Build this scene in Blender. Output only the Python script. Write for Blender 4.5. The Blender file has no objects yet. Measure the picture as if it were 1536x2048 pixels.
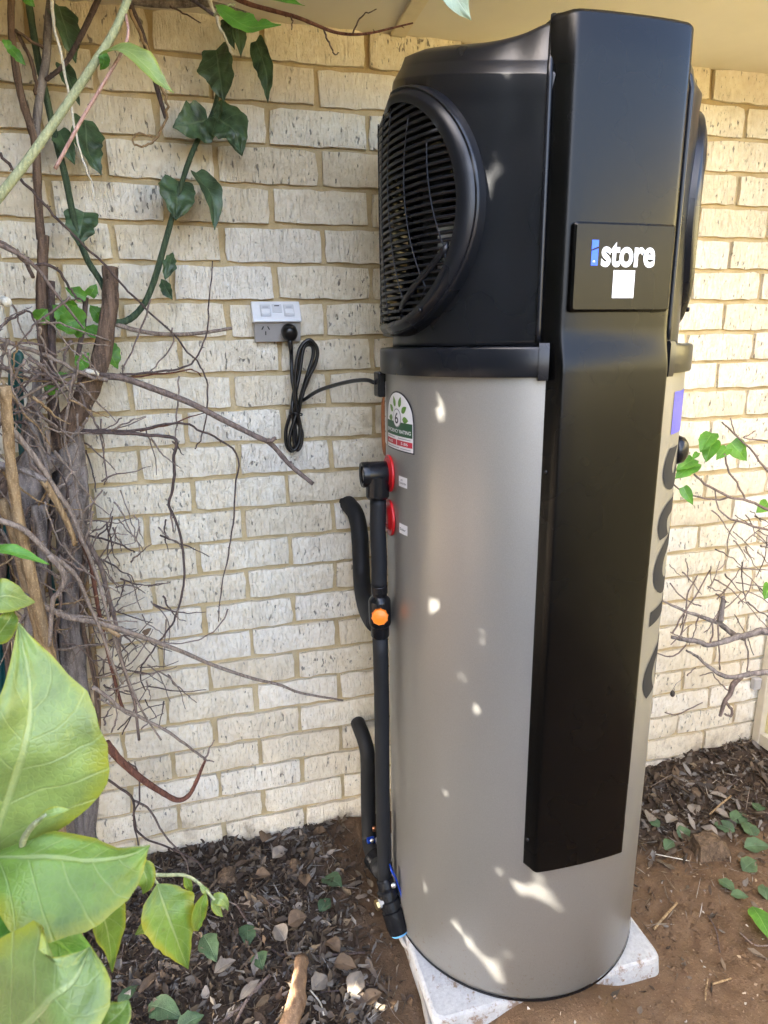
import bpy, bmesh, math, random
from math import sin, cos, pi, radians, sqrt, atan2
from mathutils import Vector, Matrix, noise
random.seed(11)
scene = bpy.context.scene
COL = scene.collection

# ------------------------------------------------------------------ camera
F = 1283.44; CAM = Vector((-0.1721, -1.6675, 1.4365))
YAW, PIT, ROL = radians(14.640), radians(-14.664), radians(-0.9214)
_f = Vector((sin(YAW)*cos(PIT), cos(YAW)*cos(PIT), sin(PIT)))
_r = Vector((cos(YAW), -sin(YAW), 0)); _u = _r.cross(_f)
RV = cos(ROL)*_r + sin(ROL)*_u; UV_ = -sin(ROL)*_r + cos(ROL)*_u; DV = _f
cd = bpy.data.cameras.new('camera'); cam = bpy.data.objects.new('camera', cd); COL.objects.link(cam)
cam.matrix_world = Matrix(((RV.x, UV_.x, -DV.x, CAM.x), (RV.y, UV_.y, -DV.y, CAM.y), (RV.z, UV_.z, -DV.z, CAM.z), (0, 0, 0, 1)))
cd.sensor_fit = 'VERTICAL'; cd.sensor_height = 36; cd.lens = F/2048*36
cd.clip_start = 0.02; cd.clip_end = 500
cd.dof.use_dof = True; cd.dof.focus_distance = 1.45; cd.dof.aperture_fstop = 15
scene.camera = cam
scene.render.resolution_x, scene.render.resolution_y = 768, 1024

# ------------------------------------------------------------------ world, sun, exposure
SUN = Vector((-0.74, -0.30, 0.60)).normalized()      # towards the sun
w = bpy.data.worlds.new('World'); scene.world = w; w.use_nodes = True
nt = w.node_tree; nt.nodes.clear()
bg = nt.nodes.new('ShaderNodeBackground'); sky = nt.nodes.new('ShaderNodeTexSky'); wo = nt.nodes.new('ShaderNodeOutputWorld')
sky.sky_type = 'NISHITA'; sky.sun_disc = False
sky.sun_elevation = math.asin(SUN.z); sky.sun_rotation = atan2(SUN.x, SUN.y)
sky.air_density = 0.75; sky.dust_density = 4.0; sky.ozone_density = 0.6
bg.inputs['Strength'].default_value = 0.15
nt.links.new(sky.outputs[0], bg.inputs[0]); nt.links.new(bg.outputs[0], wo.inputs[0])
sl = bpy.data.lights.new('sun', 'SUN'); sl.energy = 3.6; sl.angle = radians(0.3); sl.color = (1.0, 0.93, 0.80)
so = bpy.data.objects.new('sun', sl); COL.objects.link(so)
so.rotation_euler = SUN.to_track_quat('Z', 'Y').to_euler()
scene.view_settings.view_transform = 'Standard'; scene.view_settings.look = 'None'
scene.view_settings.exposure = 3.85; scene.view_settings.gamma = 1.0
scene.render.engine = 'CYCLES'
scene.cycles.max_bounces = 10; scene.cycles.diffuse_bounces = 6; scene.cycles.glossy_bounces = 5
scene.cycles.caustics_reflective = False; scene.cycles.caustics_refractive = False

# ------------------------------------------------------------------ helpers
def ray(x, y): return DV + (x-768)/F*RV - (y-1024)/F*UV_
def atw(x, y, wd): return CAM + wd*ray(x, y)
def onY(x, y, Y): d = ray(x, y); return CAM + d*((Y-CAM.y)/d.y)
def onZ(x, y, Z): d = ray(x, y); return CAM + d*((Z-CAM.z)/d.z)
def depth(p): return (p-CAM).dot(DV)

def obj(name, verts, faces, mat=None, parent=None, smooth=True, uvs=None, loc=None):
    me = bpy.data.meshes.new(name); me.from_pydata([tuple(v) for v in verts], [], faces); me.update()
    return obj_me(name, me, mat, parent, smooth, uvs, loc)
def obj_me(name, me, mat=None, parent=None, smooth=True, uvs=None, loc=None):
    if smooth: me.polygons.foreach_set('use_smooth', [True]*len(me.polygons))
    if mat is not None: me.materials.append(mat)
    if uvs is not None:
        ul = me.uv_layers.new(name='UVMap')
        buf = []
        for l in me.loops: buf += uvs[l.vertex_index]
        ul.data.foreach_set('uv', buf)
    o = bpy.data.objects.new(name, me); COL.objects.link(o)
    if parent is not None: o.parent = parent
    if loc is not None: o.location = loc
    return o
def thing(name, label, cat, group=None, loc=(0, 0, 0)):
    o = bpy.data.objects.new(name, None); COL.objects.link(o); o.location = loc; o.empty_display_size = .05
    return tag(o, label, cat, group)
def tag(o, label, cat, group=None, kind=None):
    o['label'] = label; o['category'] = cat
    if group: o['group'] = group
    if kind: o['kind'] = kind
    return o
def crease(o, ang=35):
    me = o.data
    try: me.set_sharp_from_angle(angle=radians(ang))
    except Exception: pass
    return o

class MB:
    """collects shapes into one mesh"""
    def __init__(s): s.v = []; s.f = []
    def add(s, v, f):
        b = len(s.v); s.v += [Vector(p) for p in v]; s.f += [tuple(i+b for i in q) for q in f]; return s
    def box(s, c, h, rot=None):
        P = []
        for dx in (-1, 1):
            for dy in (-1, 1):
                for dz in (-1, 1):
                    q = Vector((dx*h[0], dy*h[1], dz*h[2]))
                    if rot: q = rot @ q
                    P.append(Vector(c)+q)
        return s.add(P, [(0, 1, 3, 2), (4, 6, 7, 5), (0, 4, 5, 1), (2, 3, 7, 6), (0, 2, 6, 4), (1, 5, 7, 3)])
    def tube(s, pts, rad, sides=8, cap=True):
        v, f = tube_geo(pts, rad, sides, cap); return s.add(v, f)
    def obj(s, name, mat=None, parent=None, smooth=True): return obj(name, s.v, s.f, mat, parent, smooth)

def catmull(pts, n=5):
    P = [Vector(p) for p in pts]
    if len(P) < 3:
        return [P[0].lerp(P[-1], i/n) for i in range(n+1)]
    out = []
    for i in range(len(P)-1):
        a = P[i-1] if i else P[0]*2-P[1]; b = P[i]; c = P[i+1]; d = P[i+2] if i+2 < len(P) else P[-1]*2-P[-2]
        for k in range(n):
            t = k/n
            out.append(0.5*((2*b)+(c-a)*t+(2*a-5*b+4*c-d)*t*t+(3*b-a-3*c+d)*t**3))
    out.append(P[-1]); return out
def tube_geo(pts, rad, sides=8, cap=True):
    n = len(pts); v = []; f = []
    if not hasattr(rad, '__len__'): rad = [rad]*n
    t0 = (pts[1]-pts[0]).normalized()
    a = Vector((0, 0, 1)) if abs(t0.z) < .9 else Vector((1, 0, 0))
    u = t0.cross(a).normalized()
    for i in range(n):
        t = (pts[min(i+1, n-1)]-pts[max(i-1, 0)]).normalized()
        u = (u-t*u.dot(t)); u = u.normalized() if u.length > 1e-6 else t.orthogonal().normalized()
        b = t.cross(u)
        for k in range(sides):
            an = 2*pi*k/sides; v.append(pts[i]+(u*cos(an)+b*sin(an))*rad[i])
    for i in range(n-1):
        for k in range(sides):
            k2 = (k+1) % sides
            f.append((i*sides+k, i*sides+k2, (i+1)*sides+k2, (i+1)*sides+k))
    if cap:
        f.append(tuple(reversed(range(sides)))); f.append(tuple(range((n-1)*sides, n*sides)))
    return v, f
def lathe(prof, origin, axis, segs=32, start=0, end=2*pi):
    """prof: (r, h) pairs along axis"""
    ax = Vector(axis).normalized(); u = ax.orthogonal().normalized(); b = ax.cross(u); O = Vector(origin)
    full = abs(end-start-2*pi) < 1e-6
    v = []; f = []; N = segs if full else segs+1
    for r, h in prof:
        for k in range(N):
            an = start+(end-start)*k/segs; v.append(O+ax*h+(u*cos(an)+b*sin(an))*r)
    for i in range(len(prof)-1):
        for k in range(segs):
            k2 = (k+1) % N if full else k+1
            f.append((i*N+k, i*N+k2, (i+1)*N+k2, (i+1)*N+k))
    return v, f
def lathe_caps(prof, origin, axis, segs=32):
    v, f = lathe(prof, origin, axis, segs)
    f.append(tuple(reversed(range(segs)))); f.append(tuple(range((len(prof)-1)*segs, len(prof)*segs)))
    return v, f
def fixnormals(o):
    bm = bmesh.new(); bm.from_mesh(o.data); bmesh.ops.recalc_face_normals(bm, faces=bm.faces); bm.to_mesh(o.data); bm.free(); return o
def bevel(o, wd=.003, seg=2, ang=30):
    m = o.modifiers.new('bevel', 'BEVEL'); m.width = wd; m.segments = seg; m.limit_method = 'ANGLE'; m.angle_limit = radians(ang); return o

# ------------------------------------------------------------------ materials
class NT:
    def __init__(s, name):
        s.m = bpy.data.materials.new(name); s.m.use_nodes = True; s.t = s.m.node_tree; s.b = s.t.nodes['Principled BSDF']; s.out = s.t.nodes['Material Output']
    def n(s, typ, **kw):
        nd = s.t.nodes.new('ShaderNode'+typ)
        for k, v in kw.items(): setattr(nd, k, v)
        return nd
    def l(s, a, b): s.t.links.new(a, b)
    def val(s, sock, v):
        if isinstance(v, bpy.types.NodeSocket): s.l(v, sock)
        else: sock.default_value = v
    def math(s, op, a, b=0.0, c=0.0, clamp=False):
        nd = s.n('Math', operation=op, use_clamp=clamp); s.val(nd.inputs[0], a); s.val(nd.inputs[1], b); s.val(nd.inputs[2], c); return nd.outputs[0]
    def mix(s, fac, a, b):
        nd = s.n('Mix', data_type='RGBA'); s.val(nd.inputs[0], fac)
        for i, q in ((6, a), (7, b)):
            if isinstance(q, bpy.types.NodeSocket): s.l(q, nd.inputs[i])
            else: nd.inputs[i].default_value = (*q[:3], 1)
        return nd.outputs[2]
    def noise(s, vec, scale, detail=4, rough=.55, dist=0.0):
        nd = s.n('TexNoise'); s.l(vec, nd.inputs['Vector']); nd.inputs['Scale'].default_value = scale; nd.inputs['Detail'].default_value = detail
        nd.inputs['Roughness'].default_value = rough; nd.inputs['Distortion'].default_value = dist; return nd.outputs['Fac']
    def ramp(s, fac, lo, hi, a=0.0, b=1.0):
        nd = s.n('MapRange'); s.val(nd.inputs[0], fac); nd.inputs[1].default_value = lo; nd.inputs[2].default_value = hi; nd.inputs[3].default_value = a; nd.inputs[4].default_value = b
        return nd.outputs[0]
    def obco(s, scale=(1, 1, 1), rnd=False):
        tc = s.n('TexCoord'); mp = s.n('Mapping'); s.l(tc.outputs['Object'], mp.inputs['Vector']); mp.inputs['Scale'].default_value = scale
        if rnd:
            oi = s.n('ObjectInfo'); mul = s.n('VectorMath', operation='SCALE'); mul.inputs[0].default_value = (37.1, 19.7, 53.3); s.l(oi.outputs['Random'], mul.inputs['Scale'])
            ad = s.n('VectorMath', operation='ADD'); s.l(mp.outputs[0], ad.inputs[0]); s.l(mul.outputs[0], ad.inputs[1]); return ad.outputs[0]
        return mp.outputs[0]
    def geo(s, scale=(1, 1, 1)):
        g = s.n('NewGeometry'); mp = s.n('Mapping'); s.l(g.outputs['Position'], mp.inputs['Vector']); mp.inputs['Scale'].default_value = scale; return mp.outputs[0]
    def bump(s, h, strength=.3, dist=.002):
        nd = s.n('Bump'); s.l(h, nd.inputs['Height']); nd.inputs['Strength'].default_value = strength; nd.inputs['Distance'].default_value = dist; s.l(nd.outputs[0], s.b.inputs['Normal'])
    def set(s, color=None, rough=None, metal=None, spec=None, coat=None):
        if color is not None:
            if isinstance(color, bpy.types.NodeSocket): s.l(color, s.b.inputs['Base Color'])
            else: s.b.inputs['Base Color'].default_value = (*color, 1)
        if rough is not None: s.val(s.b.inputs['Roughness'], rough)
        if metal is not None: s.b.inputs['Metallic'].default_value = metal
        if spec is not None: s.b.inputs['Specular IOR Level'].default_value = spec
        if coat is not None: s.b.inputs['Coat Weight'].default_value = coat
        return s.m
def plain(name, col, rough=.5, metal=0.0, var=.08, scale=40, bump=0.0, bs=300):
    t = NT(name); v = t.obco(rnd=True); n = t.noise(v, scale, 3)
    c = t.mix(t.ramp(n, .3, .7), tuple(x*(1-var) for x in col), tuple(min(1, x*(1+var)) for x in col))
    if bump: t.bump(t.noise(v, bs, 2), bump, .0005)
    return t.set(c, rough, metal)

def mat_brick():
    t = NT('brick_cream'); v = t.obco(rnd=True)
    big = t.noise(v, 14, 3); mid = t.noise(v, 70, 4, .6); fine = t.noise(v, 260, 3, .6)
    oi = t.n('ObjectInfo')
    c = t.mix(t.ramp(mid, .35, .68), (.82, .735, .56), (.92, .86, .72))
    c = t.mix(t.math('MULTIPLY', t.ramp(big, .48, .72), .45), c, (.60, .505, .35))
    c = t.mix(t.ramp(oi.outputs['Random'], .35, 1, 0, .45), c, (.67, .56, .38))
    c = t.mix(t.ramp(oi.outputs['Random'], .35, 0, 0, .30), c, (.82, .80, .76))
    # vertical drag marks and dark pits
    vs = t.obco((1, 1, .38), rnd=True); p1 = t.math('ADD', t.noise(vs, 125, 2, .5), t.ramp(t.math('FRACT', t.math('MULTIPLY', oi.outputs['Random'], 17.3)), 0, 1, -.05, .045))
    pit = t.ramp(p1, .67, .72); p2 = t.noise(vs, 300, 2, .5); pit2 = t.ramp(p2, .675, .74)
    pits = t.math('MAXIMUM', pit, t.math('MULTIPLY', pit2, .7))
    c = t.mix(t.math('MULTIPLY', pits, .64), c, (.075, .062, .052))
    wh = t.ramp(t.noise(v, 150, 2), .70, .76); c = t.mix(t.math('MULTIPLY', wh, .6), c, (.92, .91, .88))
    # soil splashed up from the ground
    gz = t.n('NewGeometry'); sz = t.n('SeparateXYZ'); t.l(gz.outputs['Position'], sz.inputs[0]); sp_ = t.noise(t.geo(), 16, 5, .7)
    c = t.mix(t.math('MULTIPLY', t.ramp(t.math('SUBTRACT', sp_, t.math('MULTIPLY', sz.outputs[2], 1.6)), .40, .58), .55), c, (.30, .22, .14))
    h = t.math('SUBTRACT', t.math('ADD', t.math('MULTIPLY', t.noise(vs, 55, 4, .65), .9), t.math('MULTIPLY', fine, .45)), t.math('MULTIPLY', pits, .8))
    scr = t.noise(t.obco((1, 1, .16), rnd=True), 210, 3, .6); c = t.mix(t.math('MULTIPLY', t.ramp(scr, .56, .72), .11), c, (.42, .36, .28)); h = t.math('SUBTRACT', h, t.math('MULTIPLY', t.ramp(scr, .52, .72), .55))
    t.bump(h, .85, .006)
    return t.set(c, .92, 0, .25)
def mat_mortar():
    t = NT('mortar_tan'); v = t.geo(); a = t.noise(v, 22, 4); b = t.noise(v, 240, 3, .7)
    c = t.mix(t.ramp(a, .35, .65), (.50, .385, .205), (.60, .485, .29)); c = t.mix(t.ramp(b, .55, .75), c, (.42, .325, .18))
    t.bump(t.math('ADD', b, t.math('MULTIPLY', t.noise(v, 60, 3), .8)), .5, .004)
    return t.set(c, .95, 0, .2)
def mat_soil():
    t = NT('soil'); v = t.geo(); a = t.noise(v, 3.2, 5, .6); b = t.noise(v, 26, 5, .65); g = t.noise(v, 160, 4, .7)
    c = t.mix(t.ramp(a, .38, .62), (.12, .073, .039), (.168, .108, .064)); c = t.mix(t.ramp(b, .42, .66), c, (.13, .078, .045))
    c = t.mix(t.math('MULTIPLY', t.ramp(g, .6, .72), .55), c, (.42, .31, .20)); c = t.mix(t.math('MULTIPLY', t.ramp(g, .4, .3), .6), c, (.06, .037, .022))
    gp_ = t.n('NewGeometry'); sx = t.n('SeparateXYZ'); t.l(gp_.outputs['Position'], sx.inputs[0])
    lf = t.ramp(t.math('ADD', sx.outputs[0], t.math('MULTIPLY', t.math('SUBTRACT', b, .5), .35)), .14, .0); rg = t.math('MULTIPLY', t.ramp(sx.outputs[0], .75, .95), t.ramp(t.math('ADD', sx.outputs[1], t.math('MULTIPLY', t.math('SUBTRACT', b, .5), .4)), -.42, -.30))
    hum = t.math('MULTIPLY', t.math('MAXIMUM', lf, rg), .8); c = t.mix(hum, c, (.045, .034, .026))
    t.bump(t.math('ADD', t.math('MULTIPLY', b, .8), t.math('MULTIPLY', g, .5)), .8, .012)
    return t.set(c, .97, 0, .15)
def mat_bark(name, c1, c2, sz=(90, 90, 12)):
    t = NT(name); v = t.geo(sz); n = t.noise(v, 1.0, 4, .6, .6); g = t.noise(t.geo(), 300, 3)
    c = t.mix(t.ramp(n, .35, .65), c1, c2); c = t.mix(t.math('MULTIPLY', t.ramp(g, .55, .7), .4), c, tuple(min(1, x*1.8) for x in c2))
    t.bump(t.math('ADD', n, t.math('MULTIPLY', g, .25)), .9, .004)
    return t.set(c, .85, 0, .3)
def mat_leaf(name, face, edge, vein, trans=.35, rough=.42, edge_w=.78, mottled=.25, spots=0.0):
    t = NT(name); tc = t.n('TexCoord'); sp = t.n('SeparateXYZ'); t.l(tc.outputs['UV'], sp.inputs[0])
    u = sp.outputs[0]; s_ = t.math('ABSOLUTE', t.math('SUBTRACT', t.math('MULTIPLY', sp.outputs[1], 2.0), 1.0))
    nv = t.obco(rnd=True); big = t.noise(nv, 30, 4); fine = t.noise(nv, 140, 3)
    c = t.mix(t.ramp(big, .35, .65), tuple(x*(1-mottled) for x in face), tuple(min(1, x*(1+mottled)) for x in face))
    ew = t.math('ADD', s_, t.math('MULTIPLY', t.math('SUBTRACT', big, .5), .7))
    c = t.mix(t.ramp(ew, edge_w, edge_w+.3), c, edge)
    # midrib and side veins
    mid = t.ramp(s_, .03, .065, 1, 0)
    wv = t.math('FRACT', t.math('MULTIPLY', t.math('SUBTRACT', u, t.math('MULTIPLY', s_, .22)), 6.5))
    wv = t.math('ABSOLUTE', t.math('SUBTRACT', wv, .5)); side = t.math('MULTIPLY', t.ramp(wv, .015, .05, 1, 0), .45)
    vn = t.math('MAXIMUM', mid, side)
    c = t.mix(t.math('MULTIPLY', vn, .75), c, vein)
    if spots:
        c = t.mix(t.math('MULTIPLY', t.ramp(fine, .68, .74), spots), c, (.10, .07, .03))
    vo = t.n('TexVoronoi', feature='DISTANCE_TO_EDGE'); t.l(nv, vo.inputs['Vector']); vo.inputs['Scale'].default_value = 210
    net = t.ramp(vo.outputs['Distance'], .02, .16, 1, 0); c = t.mix(t.math('MULTIPLY', net, .07), c, vein)
    t.bump(t.math('SUBTRACT', t.math('SUBTRACT', t.math('MULTIPLY', fine, .5), t.math('MULTIPLY', net, .18)), vn), .5, .0016)
    t.set(c, rough, 0, .5)
    tr = t.n('BsdfTranslucent'); hs = t.n('HueSaturation'); t.l(c, hs.inputs['Color']); hs.inputs['Saturation'].default_value = 1.2; hs.inputs['Value'].default_value = 1.25
    t.l(hs.outputs[0], tr.inputs['Color'])
    mx = t.n('MixShader'); mx.inputs[0].default_value = trans; t.l(t.b.outputs[0], mx.inputs[1]); t.l(tr.outputs[0], mx.inputs[2]); t.l(mx.outputs[0], t.out.inputs['Surface'])
    return t.m
def mat_attr(name, rough=.85):
    t = NT(name); a = t.n('Attribute', attribute_name='col'); n = t.noise(t.geo(), 190, 3)
    c = t.mix(t.ramp(n, .3, .7), a.outputs['Color'], (.10, .07, .05)); nd = t.t.nodes[-1]
    mul = t.n('Mix', data_type='RGBA', blend_type='MIX'); mul.inputs[0].default_value = .35; t.l(a.outputs['Color'], mul.inputs[6]); t.l(c, mul.inputs[7])
    t.bump(n, .4, .002)
    return t.set(mul.outputs[2], rough, 0, .25)
def mat_black(name, col=(.02, .021, .024), rough=.36, grain=650, amt=.18, spec=.32):
    t = NT(name); v = t.geo(); g = t.noise(v, grain, 2, .5); sm = t.noise(v, 5, 3)
    t.bump(g, amt, .0006)
    return t.set(t.mix(t.ramp(sm, .3, .7), tuple(x*.9 for x in col), tuple(x*1.15 for x in col)), t.ramp(sm, .3, .7, rough*.88, rough*1.12), 0, spec)
def mat_tank():
    t = NT('tank_silver'); v = t.geo(); g = t.noise(v, 900, 2); big = t.noise(t.geo((1, 1, .35)), 7, 4)
    c = t.mix(t.ramp(g, .3, .7), (.285, .280, .266), (.345, .339, .323)); d = t.ramp(t.noise(v, 45, 5, .7), .66, .8); c = t.mix(t.math('MULTIPLY', d, .25), c, (.36, .33, .29))
    gz = t.n('NewGeometry'); sz = t.n('SeparateXYZ'); t.l(gz.outputs['Position'], sz.inputs[0]); spl = t.noise(v, 120, 4, .7)
    c = t.mix(t.math('MULTIPLY', t.ramp(t.math('SUBTRACT', spl, t.math('MULTIPLY', sz.outputs[2], .55)), .54, .66), .6), c, (.22, .15, .095))
    t.bump(g, .10, .0003)
    return t.set(c, t.ramp(big, .3, .7, .36, .45), .62)

M = dict(
    brick=mat_brick(), mortar=mat_mortar(), soil=mat_soil(),
    soffit=plain('soffit_cream', (.70, .66, .56), .7, 0, .05, 6, .08, 120), batten=plain('batten_cream', (.70, .62, .44), .6, 0, .05),
    tank=mat_tank(), head=mat_black('casing_black', (.0075, .0085, .011), .29, 420, .26, .40), panel=mat_black('cover_black', (.0018, .0018, .0019), .27, 1100, .22, .22),
    rim=mat_black('grille_black', (.008, .009, .012), .28, 700, .05), dark=plain('inner_black', (.008, .008, .009), .8),
    coil=plain('coil_aluminium', (.62, .62, .60), .4, .7, .1, 300),
    foam=mat_black('pipe_foam', (.010, .011, .013), .62, 1500, .25), fitting=mat_black('fitting_black', (.007, .0075, .009), .24, 500, .03),
    swhite=plain('switch_white', (.60, .61, .625), .3, 0, .03), white=plain('white_plastic', (.78, .79, .80), .35, 0, .03), grey=plain('grey_plastic_and_shade', (.40, .38, .355), .5, 0, .05), dgrey=plain('slot_black', (.01, .01, .01), .6),
    cord=plain('cord_black', (.005, .005, .0055), .34), red=plain('red_plastic', (.50, .012, .016), .32, 0, .06), orange=plain('orange_plastic', (.95, .22, .012), .38, 0, .05),
    blue=plain('blue_handle', (.005, .05, .42), .3, .2, .05), lblue=plain('pale_blue_cap', (.14, .42, .72), .35, 0, .05), brass=plain('brass', (.62, .45, .2), .3, 1, .1), screw=plain('screw_steel', (.7, .7, .7), .3, .9, .1),
    copper=plain('copper_pipe', (.40, .19, .11), .4, 1, .2),
    lab=plain('label_white', (.80, .80, .82), .4, 0, .02), labk=plain('label_black', (.015, .015, .03), .45), labg=plain('label_green', (.012, .075, .03), .45, 0, .1), labr=plain('label_red', (.50, .02, .045), .45, 0, .06),
    lleaf=plain('label_leaf', (.12, .26, .04), .45, 0, .25, 120), lgrey=plain('label_grey', (.30, .30, .34), .5),
    ink=plain('print_dark', (.012, .012, .013), .85), pblue=plain('print_blue', (.09, .09, .62), .4, 0, .1), lblu=plain('logo_blue', (.0, .10, .80), .35, 0, .05), lwhite=plain('logo_white', (.82, .84, .86), .4, 0, .02),
    tube=plain('drain_tube_grey', (.30, .27, .235), .45),
    fpanel=plain('fence_cream', (.60, .525, .26), .45, 0, .03), fframe=plain('fence_beige', (.55, .49, .37), .5, 0, .05),
    trunk=mat_bark('bark_ridged', (.055, .036, .026), (.19, .125, .085), (120, 120, 9)), oldwood=mat_bark('bark_grey', (.085, .070, .062), (.28, .24, .215), (70, 70, 14)),
    twig=mat_bark('twig_brown', (.105, .078, .066), (.24, .18, .15), (160, 160, 40)), twigd=mat_bark('twig_dark', (.050, .036, .032), (.125, .088, .076), (160, 160, 40)),
    twigg=mat_bark('twig_grey', (.14, .105, .082), (.32, .255, .205), (150, 150, 40)), tan=mat_bark('stem_tan', (.17, .105, .048), (.38, .265, .145), (110, 110, 16)),
    straw=mat_bark('straw_pale', (.50, .45, .34), (.72, .68, .58), (150, 150, 30)), redst=mat_bark('stem_red', (.07, .026, .018), (.18, .08, .052), (110, 110, 30)),
    gstem=mat_bark('stem_green', (.024, .045, .026), (.075, .105, .055), (170, 170, 10)), pstem=mat_bark('stem_pale_green', (.24, .26, .13), (.37, .37, .20), (200, 200, 30)),
    pink=mat_bark('petiole_pink', (.33, .17, .13), (.50, .32, .26), (200, 200, 30)),
    hoop=plain('hoop_green', (.012, .07, .062), .4, 0, .12), litter=mat_attr('litter'), drift=mat_bark('wood_pale', (.15, .088, .05), (.30, .19, .11), (60, 25, 60)),
    chunk=mat_bark('wood_chunk', (.055, .036, .022), (.17, .115, .07), (60, 60, 25)), pod=plain('seed_pod', (.05, .04, .033), .7), slab=None,
    leafd=mat_leaf('leaf_dark', (.060, .105, .05), (.08, .12, .045), (.13, .185, .10), .18, .36, .85, .5, .45),
    leafm=mat_leaf('leaf_mid', (.10, .26, .035), (.16, .33, .03), (.2, .38, .08), .34, .4, .85, .2, .2),
    leafl=mat_leaf('leaf_pale', (.215, .295, .085), (.30, .32, .03), (.36, .43, .17), .30, .30, .74, .22, .22),
    leafy=mat_leaf('leaf_yellowgreen', (.155, .25, .045), (.30, .31, .03), (.34, .42, .165), .38, .34, .72, .24, .3),
    leafw=mat_leaf('leaf_bleached', (.33, .43, .31), (.36, .44, .30), (.46, .53, .44), .35, .5, .9, .12, .0),
    leafg=mat_leaf('leaf_fallen', (.065, .115, .05), (.08, .12, .045), (.11, .17, .09), .15, .6, .85, .3, .3),
    leafb=mat_leaf('leaf_dry', (.16, .105, .062), (.10, .068, .042), (.2, .14, .09), .15, .8, .8, .35, .4),
    leafp=mat_leaf('leaf_dry_pale', (.25, .21, .165), (.18, .14, .10), (.32, .28, .23), .15, .75, .8, .25, .3),
)
def mat_slab():
    t = NT('slab_white'); v = t.geo(); a = t.noise(v, 18, 5, .7); b = t.noise(v, 75, 5, .7)
    c = t.mix(t.ramp(b, .3, .7), (.32, .325, .33), (.48, .485, .49))
    c = t.mix(t.math('MULTIPLY', t.ramp(t.math('ADD', a, t.math('MULTIPLY', b, .55)), .80, .90), .9), c, (.18, .115, .07))
    t.bump(b, .5, .003); return t.set(c, .85)
M['slab'] = mat_slab()

# ------------------------------------------------------------------ ground
def gh(x, y, fine=True):
    h = 0.0
    h += .022*max(0, min(1, (-x+.35)/.8))*max(0, min(1, (y+.55)/.55))          # bank against the wall
    h -= .045*max(0, min(1, (x-.75)/.5))*max(0, min(1, (y+.5)/.5))
    if x > 1.05 and y > -.25: h += .05*min(1, (x-1.05)/.5)*min(1, (y+.25)/.2)
    p = Vector((x, y, 0))
    h += .016*noise.noise(p*4.1)
    if fine: h += .010*noise.noise(p*11+Vector((3, 1, 0)))+.011*noise.noise(p*27)+.0065*noise.noise(p*61)
    # levelled under the slab
    d = max(abs(x-.46)-.30, abs(y+.41)-.30); k = max(0, min(1, d/.08))
    m = math.exp(-((x-.46)/.135)**4-((y+.735)/.085)**2)
    return h*k - .006*(1-k) + .055*m
def lines(lo, hi, step, far):
    a = []; x = lo
    while x < hi+1e-6: a.append(x); x += step
    out = [-q for q in ()]
    s = step; l = [lo]
    while l[-1] > -far: s *= 1.35; l.append(l[-1]-s)
    s = step; r = [a[-1]]
    while r[-1] < far: s *= 1.35; r.append(r[-1]+s)
    return list(reversed(l[1:]))+a+r[1:]
gx = lines(-1.0, 2.0, .0125, 60); gy = [q for q in lines(-1.35, .03, .0125, 60) if q < .06]
gv = []
for y in gy:
    for x in gx:
        inn = -1.4 < x < 2.4 and y > -1.8
        gv.append((x, y, gh(x, y, inn) if (-6 < x < 6 and y > -6) else 0))
nx = len(gx)
g = obj('ground', gv, [(j*nx+i, j*nx+i+1, (j+1)*nx+i+1, (j+1)*nx+i) for j in range(len(gy)-1) for i in range(nx-1)], M['soil'])
g['kind'] = 'structure'

# ------------------------------------------------------------------ brick wall
wall = thing('brick_wall', 'cream speckled brick wall with tan mortar behind the water heater', 'wall')
mo = MB().box((.55, .0130+.11, 1.03), (3.6, .11, 1.13)).obj('mortar', M['mortar'], wall, False)
def brick_mesh(seed, L=.230, H=.0765, D=.05):
    rnd = random.Random(seed); nxs, nzs = 8, 3; v = []; f = []
    for j in range(nzs+1):
        for i in range(nxs+1):
            x = -L/2+L*i/nxs; z = -H/2+H*j/nzs; y = rnd.uniform(-.0015, .0015)
            if i in (0, nxs) or j in (0, nzs):
                y += rnd.uniform(.0005, .0045)
                if i in (0, nxs): x += rnd.uniform(-.0036, .0016)*(1 if i else -1)
                if j in (0, nzs): z += rnd.uniform(-.0032, .0014)*(1 if j else -1)
                if (i in (0, nxs)) and (j in (0, nzs)):
                    x *= .99; z *= .955; y += .0015
            v.append((x, y, z))
    for j in range(nzs):
        for i in range(nxs):
            a = j*(nxs+1)+i; f.append((a, a+1, a+nxs+2, a+nxs+1))
    ring = [i for i in range(nxs+1)]+[j*(nxs+1)+nxs for j in range(1, nzs+1)]+[nzs*(nxs+1)+i for i in range(nxs-1, -1, -1)]+[j*(nxs+1) for j in range(nzs-1, 0, -1)]
    b = len(v)
    for k in ring: v.append((v[k][0], D, v[k][2]))
    n = len(ring)
    for k in range(n): f.append((ring[k], b+k, b+(k+1) % n, ring[(k+1) % n]))
    return v, f
bmeshes = []
for s in range(18):
    v, f = brick_mesh(s); me = bpy.data.meshes.new('brick'); me.from_pydata(v, [], f); me.update(); me.materials.append(M['brick'])
    me.polygons.foreach_set('use_smooth', [True]*len(me.polygons)); me.set_sharp_from_angle(angle=radians(50)); bmeshes.append(me)
cells = []
for row in range(1, 28):
    zc = 2.144-.086*(row-.5); off = 0 if row % 2 else -.12
    for c in range(-11, 15):
        xc = off+.24*c+.12
        p = Vector((xc, 0, zc)); q = p-CAM; dd = q.dot(DV); px = 768+F*q.dot(RV)/dd; py = 1024-F*q.dot(UV_)/dd
        vis = -110 < px < 1650 and -60 < py < 1760 and zc > -.10
        hid = 880 < px < 1230
        cells.append((0 if vis and not hid else (1 if vis else 2), xc, zc, row, c))
cells.sort(key=lambda q: q[0])
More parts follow.
